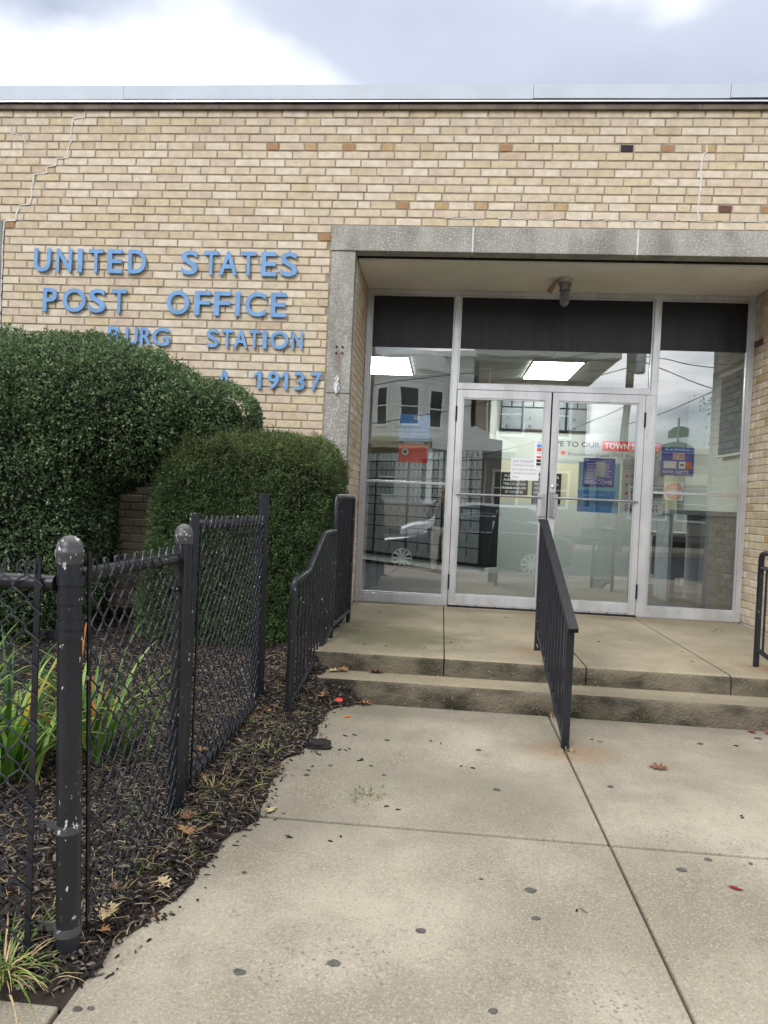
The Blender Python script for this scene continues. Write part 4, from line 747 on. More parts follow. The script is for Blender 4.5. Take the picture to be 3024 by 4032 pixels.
gx, gy_ = np.meshgrid(np.arange(-6, -.28, .035), np.arange(-4.24, .0, .035)); hz, dd = bed_h(gx, gy_); ny, nx = gx.shape
V = np.stack([gx, gy_, hz], -1).reshape(-1, 3); idx = np.arange(ny*nx).reshape(ny, nx); F = np.stack([idx[:-1, :-1], idx[:-1, 1:], idx[1:, 1:], idx[1:, :-1]], -1).reshape(-1, 4)
F = F[(dd.reshape(-1)[F] > -.05).all(1)]
sb = fast_mesh('planting_bed', V, F, [M['soil']], smooth=True); sb['kind'] = 'structure'
def scatter(n, xr, yr, dmin, bias=None):
    x = RNG.uniform(*xr, n); y = RNG.uniform(*yr, n); z, d = bed_h(x, y); k = (d > dmin)&(x < np.where(y > -1.6, -.63, 9)); return np.stack([x, y, z], -1)[k], d[k]
def flakes(P0, ln, wd, th, tilt, mats, name, curve=0., wts=None, lift=.003):
    """small curled slivers: 3-point ribbon with thickness, joined"""
    n = len(P0); a = RNG.uniform(0, 2*np.pi, n); t = RNG.normal(0, tilt, n); l = RNG.uniform(*ln, n); w_ = RNG.uniform(*wd, n); roll = RNG.normal(0, .5, n)
    D = np.stack([np.cos(a)*np.cos(t), np.sin(a)*np.cos(t), np.sin(t)], -1); S = np.stack([-np.sin(a)*np.cos(roll), np.cos(a)*np.cos(roll), np.sin(roll)], -1); U = np.cross(D, S)
    C = P0+np.array([0, 0, 1])*(lift+RNG.uniform(0, lift*2, n))[:, None]; vs = []
    for q, wf in ((-.5, .55), (0, 1), (.5, .5)):
        c = C+D*(l*q)[:, None]-U*(curve*l*(2*q)**2)[:, None]
        for s_, u_ in ((-.5, 0), (.5, 0), (.35, 1), (-.35, 1)): vs.append(c+S*(w_*wf*s_)[:, None]+U*(th*u_*(1 if q == 0 else .6)))
    V = np.stack(vs, 1).reshape(-1, 3); b = np.arange(n)[:, None]*12
    f = [[0, 1, 5, 4], [1, 2, 6, 5], [2, 3, 7, 6], [3, 0, 4, 7], [4, 5, 9, 8], [5, 6, 10, 9], [6, 7, 11, 10], [7, 4, 8, 11], [0, 3, 2, 1], [8, 9, 10, 11]]
    F = (b[:, None, :]+np.array(f)[None]).reshape(-1, 4); mi = np.repeat(RNG.choice(len(mats), n, p=wts), len(f)); o = fast_mesh(name, V, F, mats, mi); o['kind'] = 'stuff'; return o
Pm, d_ = scatter(46000, (-2.6, -.40), (-4.2, -1.2), -.002); flakes(Pm, (.008, .038), (.004, .012), .004, .4, CHIP, 'bark_mulch', .08, [.48, .34, .18], .004)
Pm, d_ = scatter(9000, (-4.5, -.6), (-4.2, -.3), .0); o = flakes(Pm, (.02, .06), (.008, .02), .005, .3, CHIP, 'bark_mulch', .05, [.5, .36, .14], .004)
Pm, d_ = scatter(3600, (-2.4, -.55), (-4.2, -1.3), .0); flakes(Pm, (.025, .10), (.0012, .0032), .0012, .3, [STRAW, CHIP[2], M['oak_pale']], 'straw_litter', .12, [.6, .25, .15], .008)
x = RNG.normal(0, 1, 150); yy = RNG.uniform(-4.1, -1.65, 150); Pm = np.stack([edge_x(yy)+np.abs(x)*.035, yy, np.array([zw(v) for v in yy])+.001], -1); flakes(Pm, (.005, .028), (.002, .009), .003, .1, CHIP, 'bark_mulch', .05, [.6, .3, .1], .001)
# ------------------------------------------------------------------ leaf masses
def leaf_shell(fn, n, name, mats, ln, wd, parent, spray=1, wts=None, lay=.35, top_light=None, fold=.25, spread=.8):
    """fn(n) -> points and outward normals; each point carries `spray` leaves fanned round its twig"""
    Pp, Nn = fn(n); Pp = np.repeat(Pp, spray, 0); Nn = np.repeat(Nn, spray, 0); m = len(Pp)
    D = Nn+RNG.normal(0, spread, (m, 3)); D /= np.linalg.norm(D, axis=1)[:, None]; Q = RNG.normal(0, 1, (m, 3)); S = np.cross(D, Q); S /= np.linalg.norm(S, axis=1)[:, None]; U = np.cross(S, D)
    l = RNG.uniform(*ln, m)[:, None]; w_ = RNG.uniform(*wd, m)[:, None]; Pp = Pp+RNG.normal(0, lay*.01, (m, 3))
    V = np.stack([Pp, Pp+D*l*.45+S*w_*.5+U*l*fold*.15, Pp+D*l-U*l*fold*.2, Pp+D*l*.45-S*w_*.5+U*l*fold*.15], 1).reshape(-1, 3); F = np.arange(m*4).reshape(-1, 4)
    pr = np.array(wts)[None].repeat(m, 0)
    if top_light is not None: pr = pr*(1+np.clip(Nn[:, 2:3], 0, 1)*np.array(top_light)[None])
    pr /= pr.sum(1)[:, None]; mi = (pr.cumsum(1) < RNG.random(m)[:, None]).sum(1); mi = np.minimum(mi, len(mats)-1)
    return fast_mesh(name, V, F, mats, mi, parent)
def super_fn(blobs, keep=None, depth=(.86, 1.02), lump=.07, lsc=3.2):
    ar = np.array([(b[3]*b[4]+b[4]*b[5]+b[3]*b[5]) for b in blobs]); ar = ar/ar.sum()
    def fn(n):
        PP, NN = [], []
        for b, a in zip(blobs, ar):
            cx, cy, cz, ax, ay, az, p = b[:7]; sh = b[7] if len(b) > 7 else 0; k = int(n*a*2.2); v = RNG.normal(0, 1, (k, 3)); v /= np.linalg.norm(v, axis=1)[:, None]
            r = (np.abs(v)**p).sum(1)**(-1/p); q = v*r[:, None]; g_ = np.sign(q)*np.abs(q)**(p-1)/np.array([ax, ay, az]); g_ /= np.linalg.norm(g_, axis=1)[:, None]+1e-9
            dpt = RNG.uniform(*depth, k); lm = np.array([mnoise.noise(Vector(t)*lsc) for t in q*np.array([ax, ay, az])+np.array([cx, cy, cz])]); q = q*(dpt+lump*lm)[:, None]
            X = q*np.array([ax, ay, az])+np.array([cx, cy, cz]); X[:, 0] += sh*(X[:, 2]-cz)
            inside = np.zeros(k, bool)
            for b2 in blobs:
                if b2 is b: continue
                s2 = b2[7] if len(b2) > 7 else 0; e = (np.abs((X[:, 0]-s2*(X[:, 2]-b2[2])-b2[0])/b2[3])**b2[6]+np.abs((X[:, 1]-b2[1])/b2[4])**b2[6]+np.abs((X[:, 2]-b2[2])/b2[5])**b2[6]); inside |= e < .7
            ok = (X[:, 1] < .0)&(X[:, 2] > .12)&~inside&~((X[:, 1] > -.35)&(g_[:, 1] > .5))
            if keep is not None: ok &= keep(X)
            PP.append(X[ok]); NN.append(g_[ok])
        return np.concatenate(PP), np.concatenate(NN)
    return fn
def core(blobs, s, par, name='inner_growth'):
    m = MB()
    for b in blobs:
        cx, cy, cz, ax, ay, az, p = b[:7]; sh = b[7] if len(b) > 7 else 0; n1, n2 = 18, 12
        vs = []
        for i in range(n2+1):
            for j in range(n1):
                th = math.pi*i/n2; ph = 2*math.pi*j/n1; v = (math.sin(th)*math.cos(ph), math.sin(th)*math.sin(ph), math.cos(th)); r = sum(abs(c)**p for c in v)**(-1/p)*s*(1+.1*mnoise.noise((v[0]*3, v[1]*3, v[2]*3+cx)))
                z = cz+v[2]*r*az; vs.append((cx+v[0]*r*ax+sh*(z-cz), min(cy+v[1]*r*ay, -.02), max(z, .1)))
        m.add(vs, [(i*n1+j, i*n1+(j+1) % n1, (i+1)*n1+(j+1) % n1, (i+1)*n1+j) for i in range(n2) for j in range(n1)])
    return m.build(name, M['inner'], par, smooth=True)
bb = thing('clipped_holly', (-3.0, -.8, .15), 'big rounded dark green clipped holly covering part of the lettering', 'shrub', 'clipped evergreen shrubs by the wall')
HB = [(-3.45, -.85, .97, .99, .78, 1.38, 2.3), (-2.74, -.72, 1.77, 1.0, .66, .56, 2.1), (-1.80, -.62, 1.79, .40, .42, .27, 2.2)]
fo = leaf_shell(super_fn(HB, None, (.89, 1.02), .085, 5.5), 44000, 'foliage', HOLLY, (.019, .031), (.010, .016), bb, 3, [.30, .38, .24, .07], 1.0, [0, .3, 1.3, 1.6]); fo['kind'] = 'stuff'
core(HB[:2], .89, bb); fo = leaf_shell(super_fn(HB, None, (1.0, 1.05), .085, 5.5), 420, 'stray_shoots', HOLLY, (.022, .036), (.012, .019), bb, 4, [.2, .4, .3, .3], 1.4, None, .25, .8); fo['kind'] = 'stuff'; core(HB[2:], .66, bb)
br = MB()
for q in [[(-2.3, -.5, .2), (-2.1, -.5, 1.0), (-1.85, -.55, 1.5), (-1.7, -.6, 1.75)], [(-2.05, -.5, 1.1), (-1.75, -.6, 1.45), (-1.5, -.62, 1.7)], [(-1.95, -.52, 1.35), (-1.9, -.6, 1.7)], [(-2.2, -.6, 1.2), (-1.8, -.7, 1.5), (-1.6, -.75, 1.62)], [(-2.6, -.5, .15), (-2.5, -.5, 1.5)], [(-2.3, -.6, 1.3), (-2.0, -.7, 1.45), (-1.7, -.66, 1.62)], [(-1.8, -.6, 1.5), (-1.62, -.55, 1.6), (-1.45, -.55, 1.78)]]: br.tube(q, [.028*(1-.22*i) for i in range(len(q))], 7)
for i in range(46):
    a = Vector((random.uniform(-2.2, -1.6), random.uniform(-.8, -.45), random.uniform(1.35, 1.65))); br.tube([a, a+Vector((random.uniform(-.1, .2), random.uniform(-.1, .1), random.uniform(.05, .2)))], .0035, 4)
br.build('branches', M['bark'], bb, smooth=True)
hg = thing('clipped_yew', (-1.42, -.6, .15), 'lower boxy clipped yew with yellowish top beside the left railing', 'shrub', 'clipped evergreen shrubs by the wall')
YB = [(-1.455, -.60, .86, .635, .52, .79, 5.5, .10)]
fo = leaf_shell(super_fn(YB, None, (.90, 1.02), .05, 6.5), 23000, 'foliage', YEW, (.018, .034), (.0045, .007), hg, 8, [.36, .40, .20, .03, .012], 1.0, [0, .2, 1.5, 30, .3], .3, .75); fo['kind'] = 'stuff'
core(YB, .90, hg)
fo = leaf_shell(super_fn(YB, None, (1.0, 1.06), .05, 6.5), 200, 'stray_shoots', YEW, (.03, .06), (.004, .007), hg, 6, [.2, .4, .3, .2, .04], .6, None, .2, .5); fo['kind'] = 'stuff'
MB().tube([(-1.4, -.6, .1), (-1.42, -.6, .6)], .05, 8).build('trunk', M['bark'], hg, smooth=True)
# day lily clump behind the fence: every blade a part
lp = thing('daylily_clump', (-1.75, -2.9, 0), 'clump of strappy green daylily leaves, some yellow, behind the chain link', 'plant')
def blade(base, az, ln, lean, wd, mat, par, droop=1.2):
    k = 8; pts = []; p = Vector(base); ang = lean; vs = []; side = Vector((-math.sin(az), math.cos(az), 0))
    for i in range(k+1):
        t = i/k; w_ = wd*(1-t**2.2)*.5*(.7+.3*math.sin(min(1, t*3)*1.57)) + .0006; dirv = Vector((math.cos(az)*math.sin(ang), math.sin(az)*math.sin(ang), math.cos(ang))); nr = side.cross(dirv)
        vs += [p-side*w_, p+nr*w_*.35, p+side*w_]
        p = p+dirv*(ln/k); ang += droop/k*(.4+1.3*t)
    fs = [(i*3+j, i*3+j+1, i*3+j+4, i*3+j+3) for i in range(k) for j in (0, 1)]
    o = MB().add(vs, fs).build('leaf', LILY[mat], par, fix=False)
    o.data.polygons.foreach_set('use_smooth', [True]*len(o.data.polygons)); return o
for cx_, cy2, n_ in [(-1.74, -3.08, 84), (-2.05, -2.9, 50), (-1.52, -2.78, 62), (-1.98, -3.25, 54), (-2.35, -3.05, 40)]:
    for i in range(n_):
        r_ = abs(random.gauss(0, .07)); a_ = random.random()*6.283; bx, by = cx_+r_*math.cos(a_), cy2+r_*math.sin(a_); z_ = float(bed_h(np.array([bx]), np.array([by]))[0][0])
        blade((bx, by, z_-.01), a_+random.gauss(0, .7), random.uniform(.38, .74), random.uniform(.05, .65), random.uniform(.015, .027), random.choices(range(5), [40, 26, 24, 6, 4])[0], lp, random.uniform(.7, 2.2))
GB = []
for _ in range(46):
    yy_ = random.uniform(-4.0, -1.9); GB.append((float(edge_x(yy_))-abs(random.gauss(0, .2))-.03, yy_))
def tuft(name, cx_, cy2, n_, ln, wd, label, z_, cols):
    vs, fs, ms = [], [], []
    for i in range(n_):
        az = random.random()*6.283; r_ = abs(random.gauss(0, .05)); p = Vector((cx_+r_*math.cos(az), cy2+r_*math.sin(az), z_)); ang = random.uniform(.1, 1.1); side = Vector((-math.sin(az), math.cos(az), 0)); l_ = random.uniform(*ln); o_ = len(vs); mt = random.choices(range(len(cols)), [c[1] for c in cols])[0]
        for k in range(6):
            t = k/5; w_ = wd*(1-t)*.5+.0003; vs += [p-side*w_, p+side*w_]; p = p+Vector((math.cos(az)*math.sin(ang), math.sin(az)*math.sin(ang), math.cos(ang)))*l_/5; ang += random.uniform(.1, .5)
        for k in range(5): fs.append((o_+2*k, o_+2*k+1, o_+2*k+3, o_+2*k+2)); ms.append(mt)
    m = MB(); m.v = vs; m.f = fs; m.m = ms; o = m.build(name, [c[0] for c in cols], fix=False); return o
tag(tuft('grass_tuft', -1.06, -4.14, 130, (.06, .2), .006, '', -.035, [(LILY[0], 4), (LILY[1], 5), (STRAW, 7)]), 'tuft of half dry grass at the foot of the near fence post', 'grass')
tag(tuft('grass_tuft', .70, -1.63, 30, (.04, .12), .003, '', .0, [(STRAW, 8), (LILY[1], 1)]), 'dry straw tuft in the crack under the middle handrail', 'grass')
tag(tuft('grass_tuft', -.93, -2.13, 40, (.03, .08), .004, '', .02, [(LILY[0], 4), (LILY[1], 3)]), 'small green weed at the foot of the left railing', 'grass')
tag(tuft('grass_tuft', -.88, -3.02, 40, (.04, .09), .004, '', .01, [(LILY[0], 4), (STRAW, 5)]), 'small weed in the mulch by the second fence post', 'grass')
tag(tuft('moss_sprig', -.256, -2.89, 36, (.012, .035), .006, '', -.016, [(LILY[2], 4), (STRAW, 2)]), 'little green moss sprig lying on the concrete slab', 'moss')
tag(tuft('grass_tuft', .70, -2.19, 26, (.012, .03), .005, '', -.006, [(LILY[2], 4), (STRAW, 2)]), 'low weed at the front foot of the middle handrail', 'grass')
def weed_mass():
    vs, fs, ms = [], [], []
    for x_, y_ in GB:
        z_ = float(bed_h(np.array([x_]), np.array([y_]))[0][0])
        for i in range(random.randint(4, 16)):
            az = random.random()*6.283; p = Vector((x_+random.gauss(0, .025), y_+random.gauss(0, .025), z_)); ang = random.uniform(.2, 1.2); l_ = random.uniform(.02, .08); side = Vector((-math.sin(az), math.cos(az), 0)); o_ = len(vs); mt = random.choice([0, 0, 1, 1, 2, 3, 3])
            for k in range(4):
                t = k/3; w_ = .0016*(1-t)+.0002; vs += [p-side*w_, p+side*w_]; p = p+Vector((math.cos(az)*math.sin(ang), math.sin(az)*math.sin(ang), math.cos(ang)))*l_/3; ang += random.uniform(.1, .5)
            for k in range(3): fs.append((o_+2*k, o_+2*k+1, o_+2*k+3, o_+2*k+2)); ms.append(mt)
    m = MB(); m.v, m.f, m.m = vs, fs, ms; o = m.build('weeds', [LILY[0], LILY[2], LILY[1], STRAW], fix=False); o['kind'] = 'stuff'
weed_mass()
# fallen leaves
def oak(loc, size, rot, mat, label, curl=.25, name='fallen_leaf', plain_=False):
    out = [(0, -.5), (.05, -.32), (.20, -.30), (.12, -.16), (.34, -.10), (.30, -.02), (.14, .02), (.36, .20), (.28, .26), (.10, .18), (.16, .40), (.06, .38), (0, .52)]
    if plain_: out = [(0, -.5), (.10, -.35), (.19, -.1), (.18, .1), (.1, .33), (0, .5)]
    rt = [(a+random.uniform(-.02, .02), b) for a, b in out]; lf = [(-a*random.uniform(.85, 1.1), b+random.uniform(-.02, .02)) for a, b in out[1:-1]]
    ring = rt+lf[::-1]; n = len(ring); mids = [(0, -.3), (0, 0), (0, .25)]
    def pt(a, b, dz=0): return ((a)*size, b*size, size*(curl*(a*a*2.2)+.12*curl*b*3*b+dz+.03*mnoise.noise((a*5, b*5, loc[0]*9))))
    c0 = [pt(0, b) for b in (-.3, -.15, 0, .15, .3)]; vs = [pt(a, b) for a, b in ring]+c0; tri = []
    near = lambda b: n+min(range(5), key=lambda q: abs((-.3, -.15, 0, .15, .3)[q]-b))
    for q in range(n):
        r_ = (q+1) % n; a1, a2 = near(ring[q][1]), near(ring[r_][1]); tri.append((q, r_, a1))
        if a1 != a2: tri.append((r_, a2, a1))
    k_ = len(vs); low = [(a, b, c-.0009) for a, b, c in vs]; mb = MB().add(vs+low, tri+[(c+k_, b+k_, a+k_) for a, b, c in tri]+[(q, q+k_, (q+1) % n+k_, (q+1) % n) for q in range(n)])
    o = mb.build(name, M[mat], fix=False); o.location = (loc[0], loc[1], loc[2]+.004); o.rotation_euler = (random.uniform(-.15, .15), random.uniform(-.15, .15), rot)
    tag(o, label, 'leaf', 'fallen leaves')
    return o
bz = lambda x, y: float(bed_h(np.array([x]), np.array([y]))[0][0])+.008
LV = [((1.108, -2.328, zw(-2.33)), .10, 1.3, 'oak_brown', 'brown oak leaf alone on the concrete right of the middle handrail', .4), ((-.862, -3.37, bz(-.862, -3.37)), .11, .4, 'oak_tan', 'large tan oak leaf on the mulch in front of the second fence post', .3), ((-.885, -3.27, bz(-.885, -3.27)), .09, 2.4, 'oak_brown', 'brown oak leaf just behind the large tan one by the second post', .3),
      ((-1.05, -2.63, bz(-1.05, -2.63)), .10, 2.9, 'oak_tan', 'tan oak leaf standing in the mulch under the gate section', .5), ((-.815, -3.70, bz(-.815, -3.7)), .07, .9, 'oak_pale', 'pale cream leaf at the edge of the mulch between the fence posts', .3), ((-.93, -3.77, bz(-.93, -3.77)), .07, 1.9, 'oak_brown', 'brown leaf against the near fence post', .3), ((-.905, -3.90, bz(-.905, -3.9)), .10, .2, 'oak_pale', 'long pale leaf curled at the foot of the near fence post', .6),
      ((-.89, -3.96, bz(-.89, -3.96)), .07, 1.2, 'oak_tan', 'small tan leaf in front of the near fence post', .4), ((-.797, -3.825, zw(-3.8)), .045, 2.0, 'oak_brown', 'small dull brown leaf where mulch meets concrete', .3), ((-.96, -2.92, bz(-.96, -2.92)), .09, .7, 'oak_brown', 'brown leaf in the mulch behind the second post', .4), ((-.705, -3.19, zw(-3.19)), .06, 2.7, 'oak_tan', 'orange tan leaf at the end of the concrete joint', .4), ((-.622, -3.10, zw(-3.1)), .07, .1, 'oak_pale', 'pale leaf on the concrete edge beside the joint', .3),
      ((-.66, -1.75, bz(-.66, -1.75)), .10, .5, 'oak_tan', 'tan oak leaf propped against the lowest step at its left end', .5), ((-.53, -1.63, .012), .06, 2.2, 'oak_brown', 'small brown leaf at the bottom of the lowest step', .4), ((-.40, -1.64, .004), .10, 1.5, 'oak_tan', 'long tan leaf lying along the lowest step', .6), ((-.885, -2.04, bz(-.885, -2.04)), .08, 1.1, 'oak_tan', 'tan leaf beside the foot of the left railing', .4), ((-.96, -2.12, bz(-.96, -2.12)), .09, 2.9, 'oak_brown', 'rust brown leaf by the left railing and fence end', .4), ((-.70, -2.64, zw(-2.64)), .06, .4, 'oak_brown', 'brown leaf on the mulch edge near the walkway', .5),
      ((-.62, -1.45, .145), .10, 2.0, 'oak_pale', 'pale leaf on the left end of the lower tread', .4), ((-.57, -1.43, .15), .10, .9, 'oak_tan', 'orange tan leaf on the left end of the lower tread', .5), ((-.36, -1.415, .142), .11, 1.5, 'oak_brown', 'long brown leaf against the upper riser', .7)]
for p, s_, r_, mt, lb, cu in LV: oak(p, s_, r_, mt, lb, cu)
oak((1.043, -3.39, zw(-3.39)), .05, 1.2, 'leaf_red', 'small dark red leaf on the concrete at the right', .3, plain_=True); oak((1.82, -1.66, 0), .06, .6, 'leaf_red', 'crimson leaf at the foot of the lowest step', .4, plain_=True); oak((1.93, -1.655, 0), .09, 2.0, 'oak_brown', 'curled grey brown leaf at the foot of the step at the right', .9)
wr = thing('candy_wrapper', (-.575, -1.70, .03), 'crumpled red and white wrapper at the left foot of the steps', 'wrapper')
MB().add([(-.615, -1.71, .03), (-.575, -1.725, .036), (-.57, -1.69, .055), (-.61, -1.68, .045)], [(0, 1, 2, 3)]).build('white_half', M['print_white'], wr); MB().add([(-.575, -1.7255, .036), (-.535, -1.71, .03), (-.535, -1.685, .042), (-.57, -1.6895, .055)], [(0, 1, 2, 3)]).build('red_half', M['red'], wr)
tag(MB().tube([(-.49, -1.897, zw(-1.9)+.005), (-.46, -1.88, zw(-1.9)+.005)], .0042, 8).build('cigarette_butt', M['orange'], smooth=True), 'orange cigarette butt on the concrete near the steps', 'cigarette')
tag(MB().lathe([(.02, 0), (.058, .003), (.062, .014), (.045, .028), (.015, .034)], (-.555, -2.36, zw(-2.36)-.004), 13).build('soil_clod', CHIP[0]), 'black clod of mulch lying on the concrete edge', 'clod')
cl_ = bpy.data.objects['soil_clod'].data
for v in cl_.vertices: v.co += Vector((mnoise.noise(v.co*31), mnoise.noise(v.co*29+Vector((3, 0, 0))), .5*mnoise.noise(v.co*33)))*.03
P2 = np.array([(-.447, -2.191), (-.448, -2.393), (-.403, -2.37), (-.541, -2.624), (-.531, -2.478), (-.327, -2.498), (1.632, -1.911), (-.12, -3.0), (.2, -2.5), (-.35, -3.3), (.5, -3.6), (-.5, -3.3), (.05, -2.2), (1.3, -2.8), (.9, -2.0)]); P3 = np.concatenate([P2+RNG.normal(0, .03, P2.shape), P2]); flakes(np.stack([P3[:, 0], P3[:, 1], np.array([zw(v) for v in P3[:, 1]])+.0005], -1), (.012, .035), (.006, .012), .004, .05, CHIP, 'bark_mulch', .05, [.7, .2, .1], .0)
P2 = np.array([(2.315, .277), (2.416, .378), (2.379, .406), (1.736, -.695), (1.694, -1.025), (1.464, -.355), (2.46, .313), (-.155, -.418), (.108, -.874), (.175, -1.009), (-.33, -1.121), (-.479, -1.116), (-.075, -1.119), (1.2, -.5), (.6, .4), (-.5, .3)]); flakes(np.stack([P2[:, 0], P2[:, 1], np.full(len(P2), .2556)], -1), (.02, .05), (.006, .012), .003, .03, CHIP, 'bark_mulch', .05, [.7, .2, .1], .0)
# ------------------------------------------------------------------ across the street (seen in the glass)
h1 = thing('clapboard_house', (-2, -27, 0), 'white clapboard row house with bay window and porch, mirrored in the left window', 'house', 'houses across the street')
def clap(m, p, q, z0, z1, n=None):
    """lapped boards between plan points p and q (facing +y side)"""
    p, q = Vector((*p, 0)), Vector((*q, 0)); d = (q-p).normalized(); nr = Vector((-d.y, d.x, 0)); nr = nr if nr.y > 0 else -nr; k = n or int((z1-z0)/.19); hh = (z1-z0)/k
    for i in range(k):
        za = z0+i*hh; zb = za+hh; m.add([p+nr*.03+Vector((0, 0, za)), q+nr*.03+Vector((0, 0, za)), q+Vector((0, 0, zb)), p+Vector((0, 0, zb)), p+Vector((0, 0, za)), q+Vector((0, 0, za))], [(0, 1, 2, 3), (4, 5, 1, 0)])
    return m
MB().box(-8.5, 1.2, -34, -27, 0, 8.3).build('wall', M['siding'], h1)
m = clap(MB(), (-8.5, -26.99), (-3.6, -26.99), .9, 8.2); clap(m, (0.05, -26.99), (1.2, -26.99), .9, 8.2); m.build('siding', M['siding'], h1, fix=False)
BAYP = [(-3.6, -26.98), (-2.55, -26.1), (-1.08, -26.1), (.03, -26.98)]
m = MB()
for p, q in zip(BAYP, BAYP[1:]): clap(m, p, q, 4.2, 7.5)
m.prism([(x, y) for x, y in BAYP], (0, 0, 4.1), (1, 0, 0), (0, 1, 0), (0, 0, 3.4)); m.build('bay', M['siding'], h1, fix=False)
MB().prism([(-3.9, -26.97), (-2.7, -25.85), (-.95, -25.85), (.3, -26.97)], (0, 0, 7.5), (1, 0, 0), (0, 1, 0), (0, 0, .75)).build('cornice', M['house_trim'], h1)
MB().box(-8.8, 1.4, -34, -26.5, 8.3, 8.55).build('roof', M['house_trim'], h1)
def win(par, p, q, f0, f1, z0, z1, fw=.11):
    p, q = Vector((*p, 0)), Vector((*q, 0)); d = (q-p); nr = Vector((-d.y, d.x, 0)).normalized(); nr = nr if nr.y > 0 else -nr; a, b = p+d*f0, p+d*f1; u = (b-a).normalized()
    def qd(m, a_, b_, z0_, z1_, o0, o1):
        vs = [c+nr*o+Vector((0, 0, z)) for z in (z0_, z1_) for c, o in ((a_, o0), (b_, o0), (b_, o1), (a_, o1))]; return m.add(vs, [(0, 3, 2, 1), (4, 5, 6, 7), (0, 1, 5, 4), (1, 2, 6, 5), (2, 3, 7, 6), (3, 0, 4, 7)])
    m = MB(); qd(m, a-u*fw, a, z0-fw, z1+fw, .02, .09); qd(m, b, b+u*fw, z0-fw, z1+fw, .02, .09); qd(m, a, b, z1, z1+fw, .02, .09); qd(m, a-u*.05, b+u*.05, z0-fw, z0, .02, .13); qd(m, a, b, (z0+z1)/2-.03, (z0+z1)/2+.03, .03, .07)
    f_ = m.build('window', M['house_trim'], par); qd(MB(), a, b, z0, z1, .02, .04).build('pane', M['house_glass'], f_)
win(h1, BAYP[0], BAYP[1], .30, .75, 4.95, 6.65); win(h1, BAYP[1], BAYP[2], .24, .80, 4.95, 6.65); win(h1, BAYP[2], BAYP[3], .26, .72, 4.9, 6.6)
win(h1, (-8, -26.98), (-4, -26.98), .3, .55, 4.9, 6.6); win(h1, (-8, -26.98), (0, -26.98), .55, .7, 1.6, 3.2); win(h1, (-8, -26.98), (0, -26.98), .2, .35, 1.6, 3.2); win(h1, (-8, -26.98), (0, -26.98), .87, .97, 1.4, 3.3)
MB().box(-8.5, 1.3, -27, -24.6, .02, 1.2).build('porch_base', M['shop_wall'], h1); m = MB().box(-8.6, -.6, -27, -24.4, 3.66, 3.95).box(-8.7, -.55, -27, -24.3, 3.951, 4.15); m.build('porch_roof', M['porch_yellow'], h1)
MB().prism([(-.55, 3.66), (3.2, 3.66), (3.2, 4.0), (1.34, 4.75), (-.55, 4.12)], (0, -24.4, 0), (1, 0, 0), (0, 0, 1), (0, -2.5, 0)).build('porch_gable', M['siding'], h1)
for x in (-8.2, -4.4, -.65): MB().lathe([(.22, 0), (.22, .1), (.15, .14), (.13, .2), (.11, 2.2), (.16, 2.25), (.2, 2.3), (.2, 2.46)], (x, -24.65, 1.2), 12).build('porch_column', M['house_trim'], h1, smooth=True)
h2 = thing('tan_house', (4, -27, 0), 'tan stucco house with wide metal eave, mirrored behind the doors', 'house', 'houses across the street')
MB().box(1.45, 6.7, -35, -27, 0, 8.2).build('wall', M['tan_stucco'], h2); MB().box(1.3, 7.9, -35, -25.6, 8.22, 8.56).build('eave', M['canopy_metal'], h2)
m = MB()
for i in range(24): m.box(1.5+i*.26, 1.53+i*.26, -26.95, -25.7, 8.19, 8.219)
m.build('soffit_ribs', M['canopy_metal'], h2); MB().box(1.35, 1.75, -31, -30, 8.5, 9.6).build('chimney', M['shop_wall'], h2)
for f0, f1, z0, z1 in [(.22, .42, 4.7, 6.6), (.66, .84, 4.7, 6.6), (.2, .4, 1.3, 2.9), (.66, .84, 1.3, 2.9)]: win(h2, (1.45, -26.99), (6.7, -26.99), f0, f1, z0, z1, .13)
MB().tube([(2.0, -26.95, .1), (2.0, -26.95, 7.9)], .05, 8).build('downpipe', M['house_trim'], h2); MB().box(1.45, 6.7, -26.98, -26.0, 3.5, 3.75).build('door_hood', M['canopy_metal'], h2); MB().box(4.35, 5.2, -26.995, -26.93, .4, 2.6).build('door', M['house_trim'], h2)
sh = thing('corner_shop', (14, -35, 0), 'low flat roofed brick corner shop mirrored in the right side window', 'shop', 'houses across the street')
MB().box(10.2, 24, -45, -35, 0, 4.75).build('wall', M['shop_wall'], sh); MB().box(10.0, 24.2, -45.2, -34.8, 4.76, 5.05).build('parapet', M['canopy_metal'], sh); MB().box(12.5, 19, -34.95, -33.6, 2.9, 3.5).build('awning', M['porch_yellow'], sh)
for f0, f1 in ((.05, .2), (.25, .5), (.55, .8)): win(sh, (10.2, -34.98), (24, -34.98), f0, f1, .9, 2.7)
lettering([('SHOES', 14.8, 4.3, .28, 1.4), ('YOU', 15, 3.75, .26, .8)], M['sign_black'], sh, 0, 'lettering', ((29.6, -34.93, 0), (-1, 0, 0)))
g2 = thing('gabled_house', (9.3, -40, 0), 'distant pale gabled house mirrored in the right door', 'house', 'houses across the street')
MB().box(6.9, 10.1, -48, -40, 0, 4.0).build('wall', M['siding'], g2); MB().prism([(6.6, 3.95), (10.15, 3.95), (8.5, 5.6)], (0, -39.7, 0), (1, 0, 0), (0, 0, 1), (0, -8.4, 0)).build('roof', M['roof_dark'], g2)
for f0, f1 in ((.15, .4), (.6, .85)): win(g2, (6.9, -39.98), (10.1, -39.98), f0, f1, 1.4, 2.9)
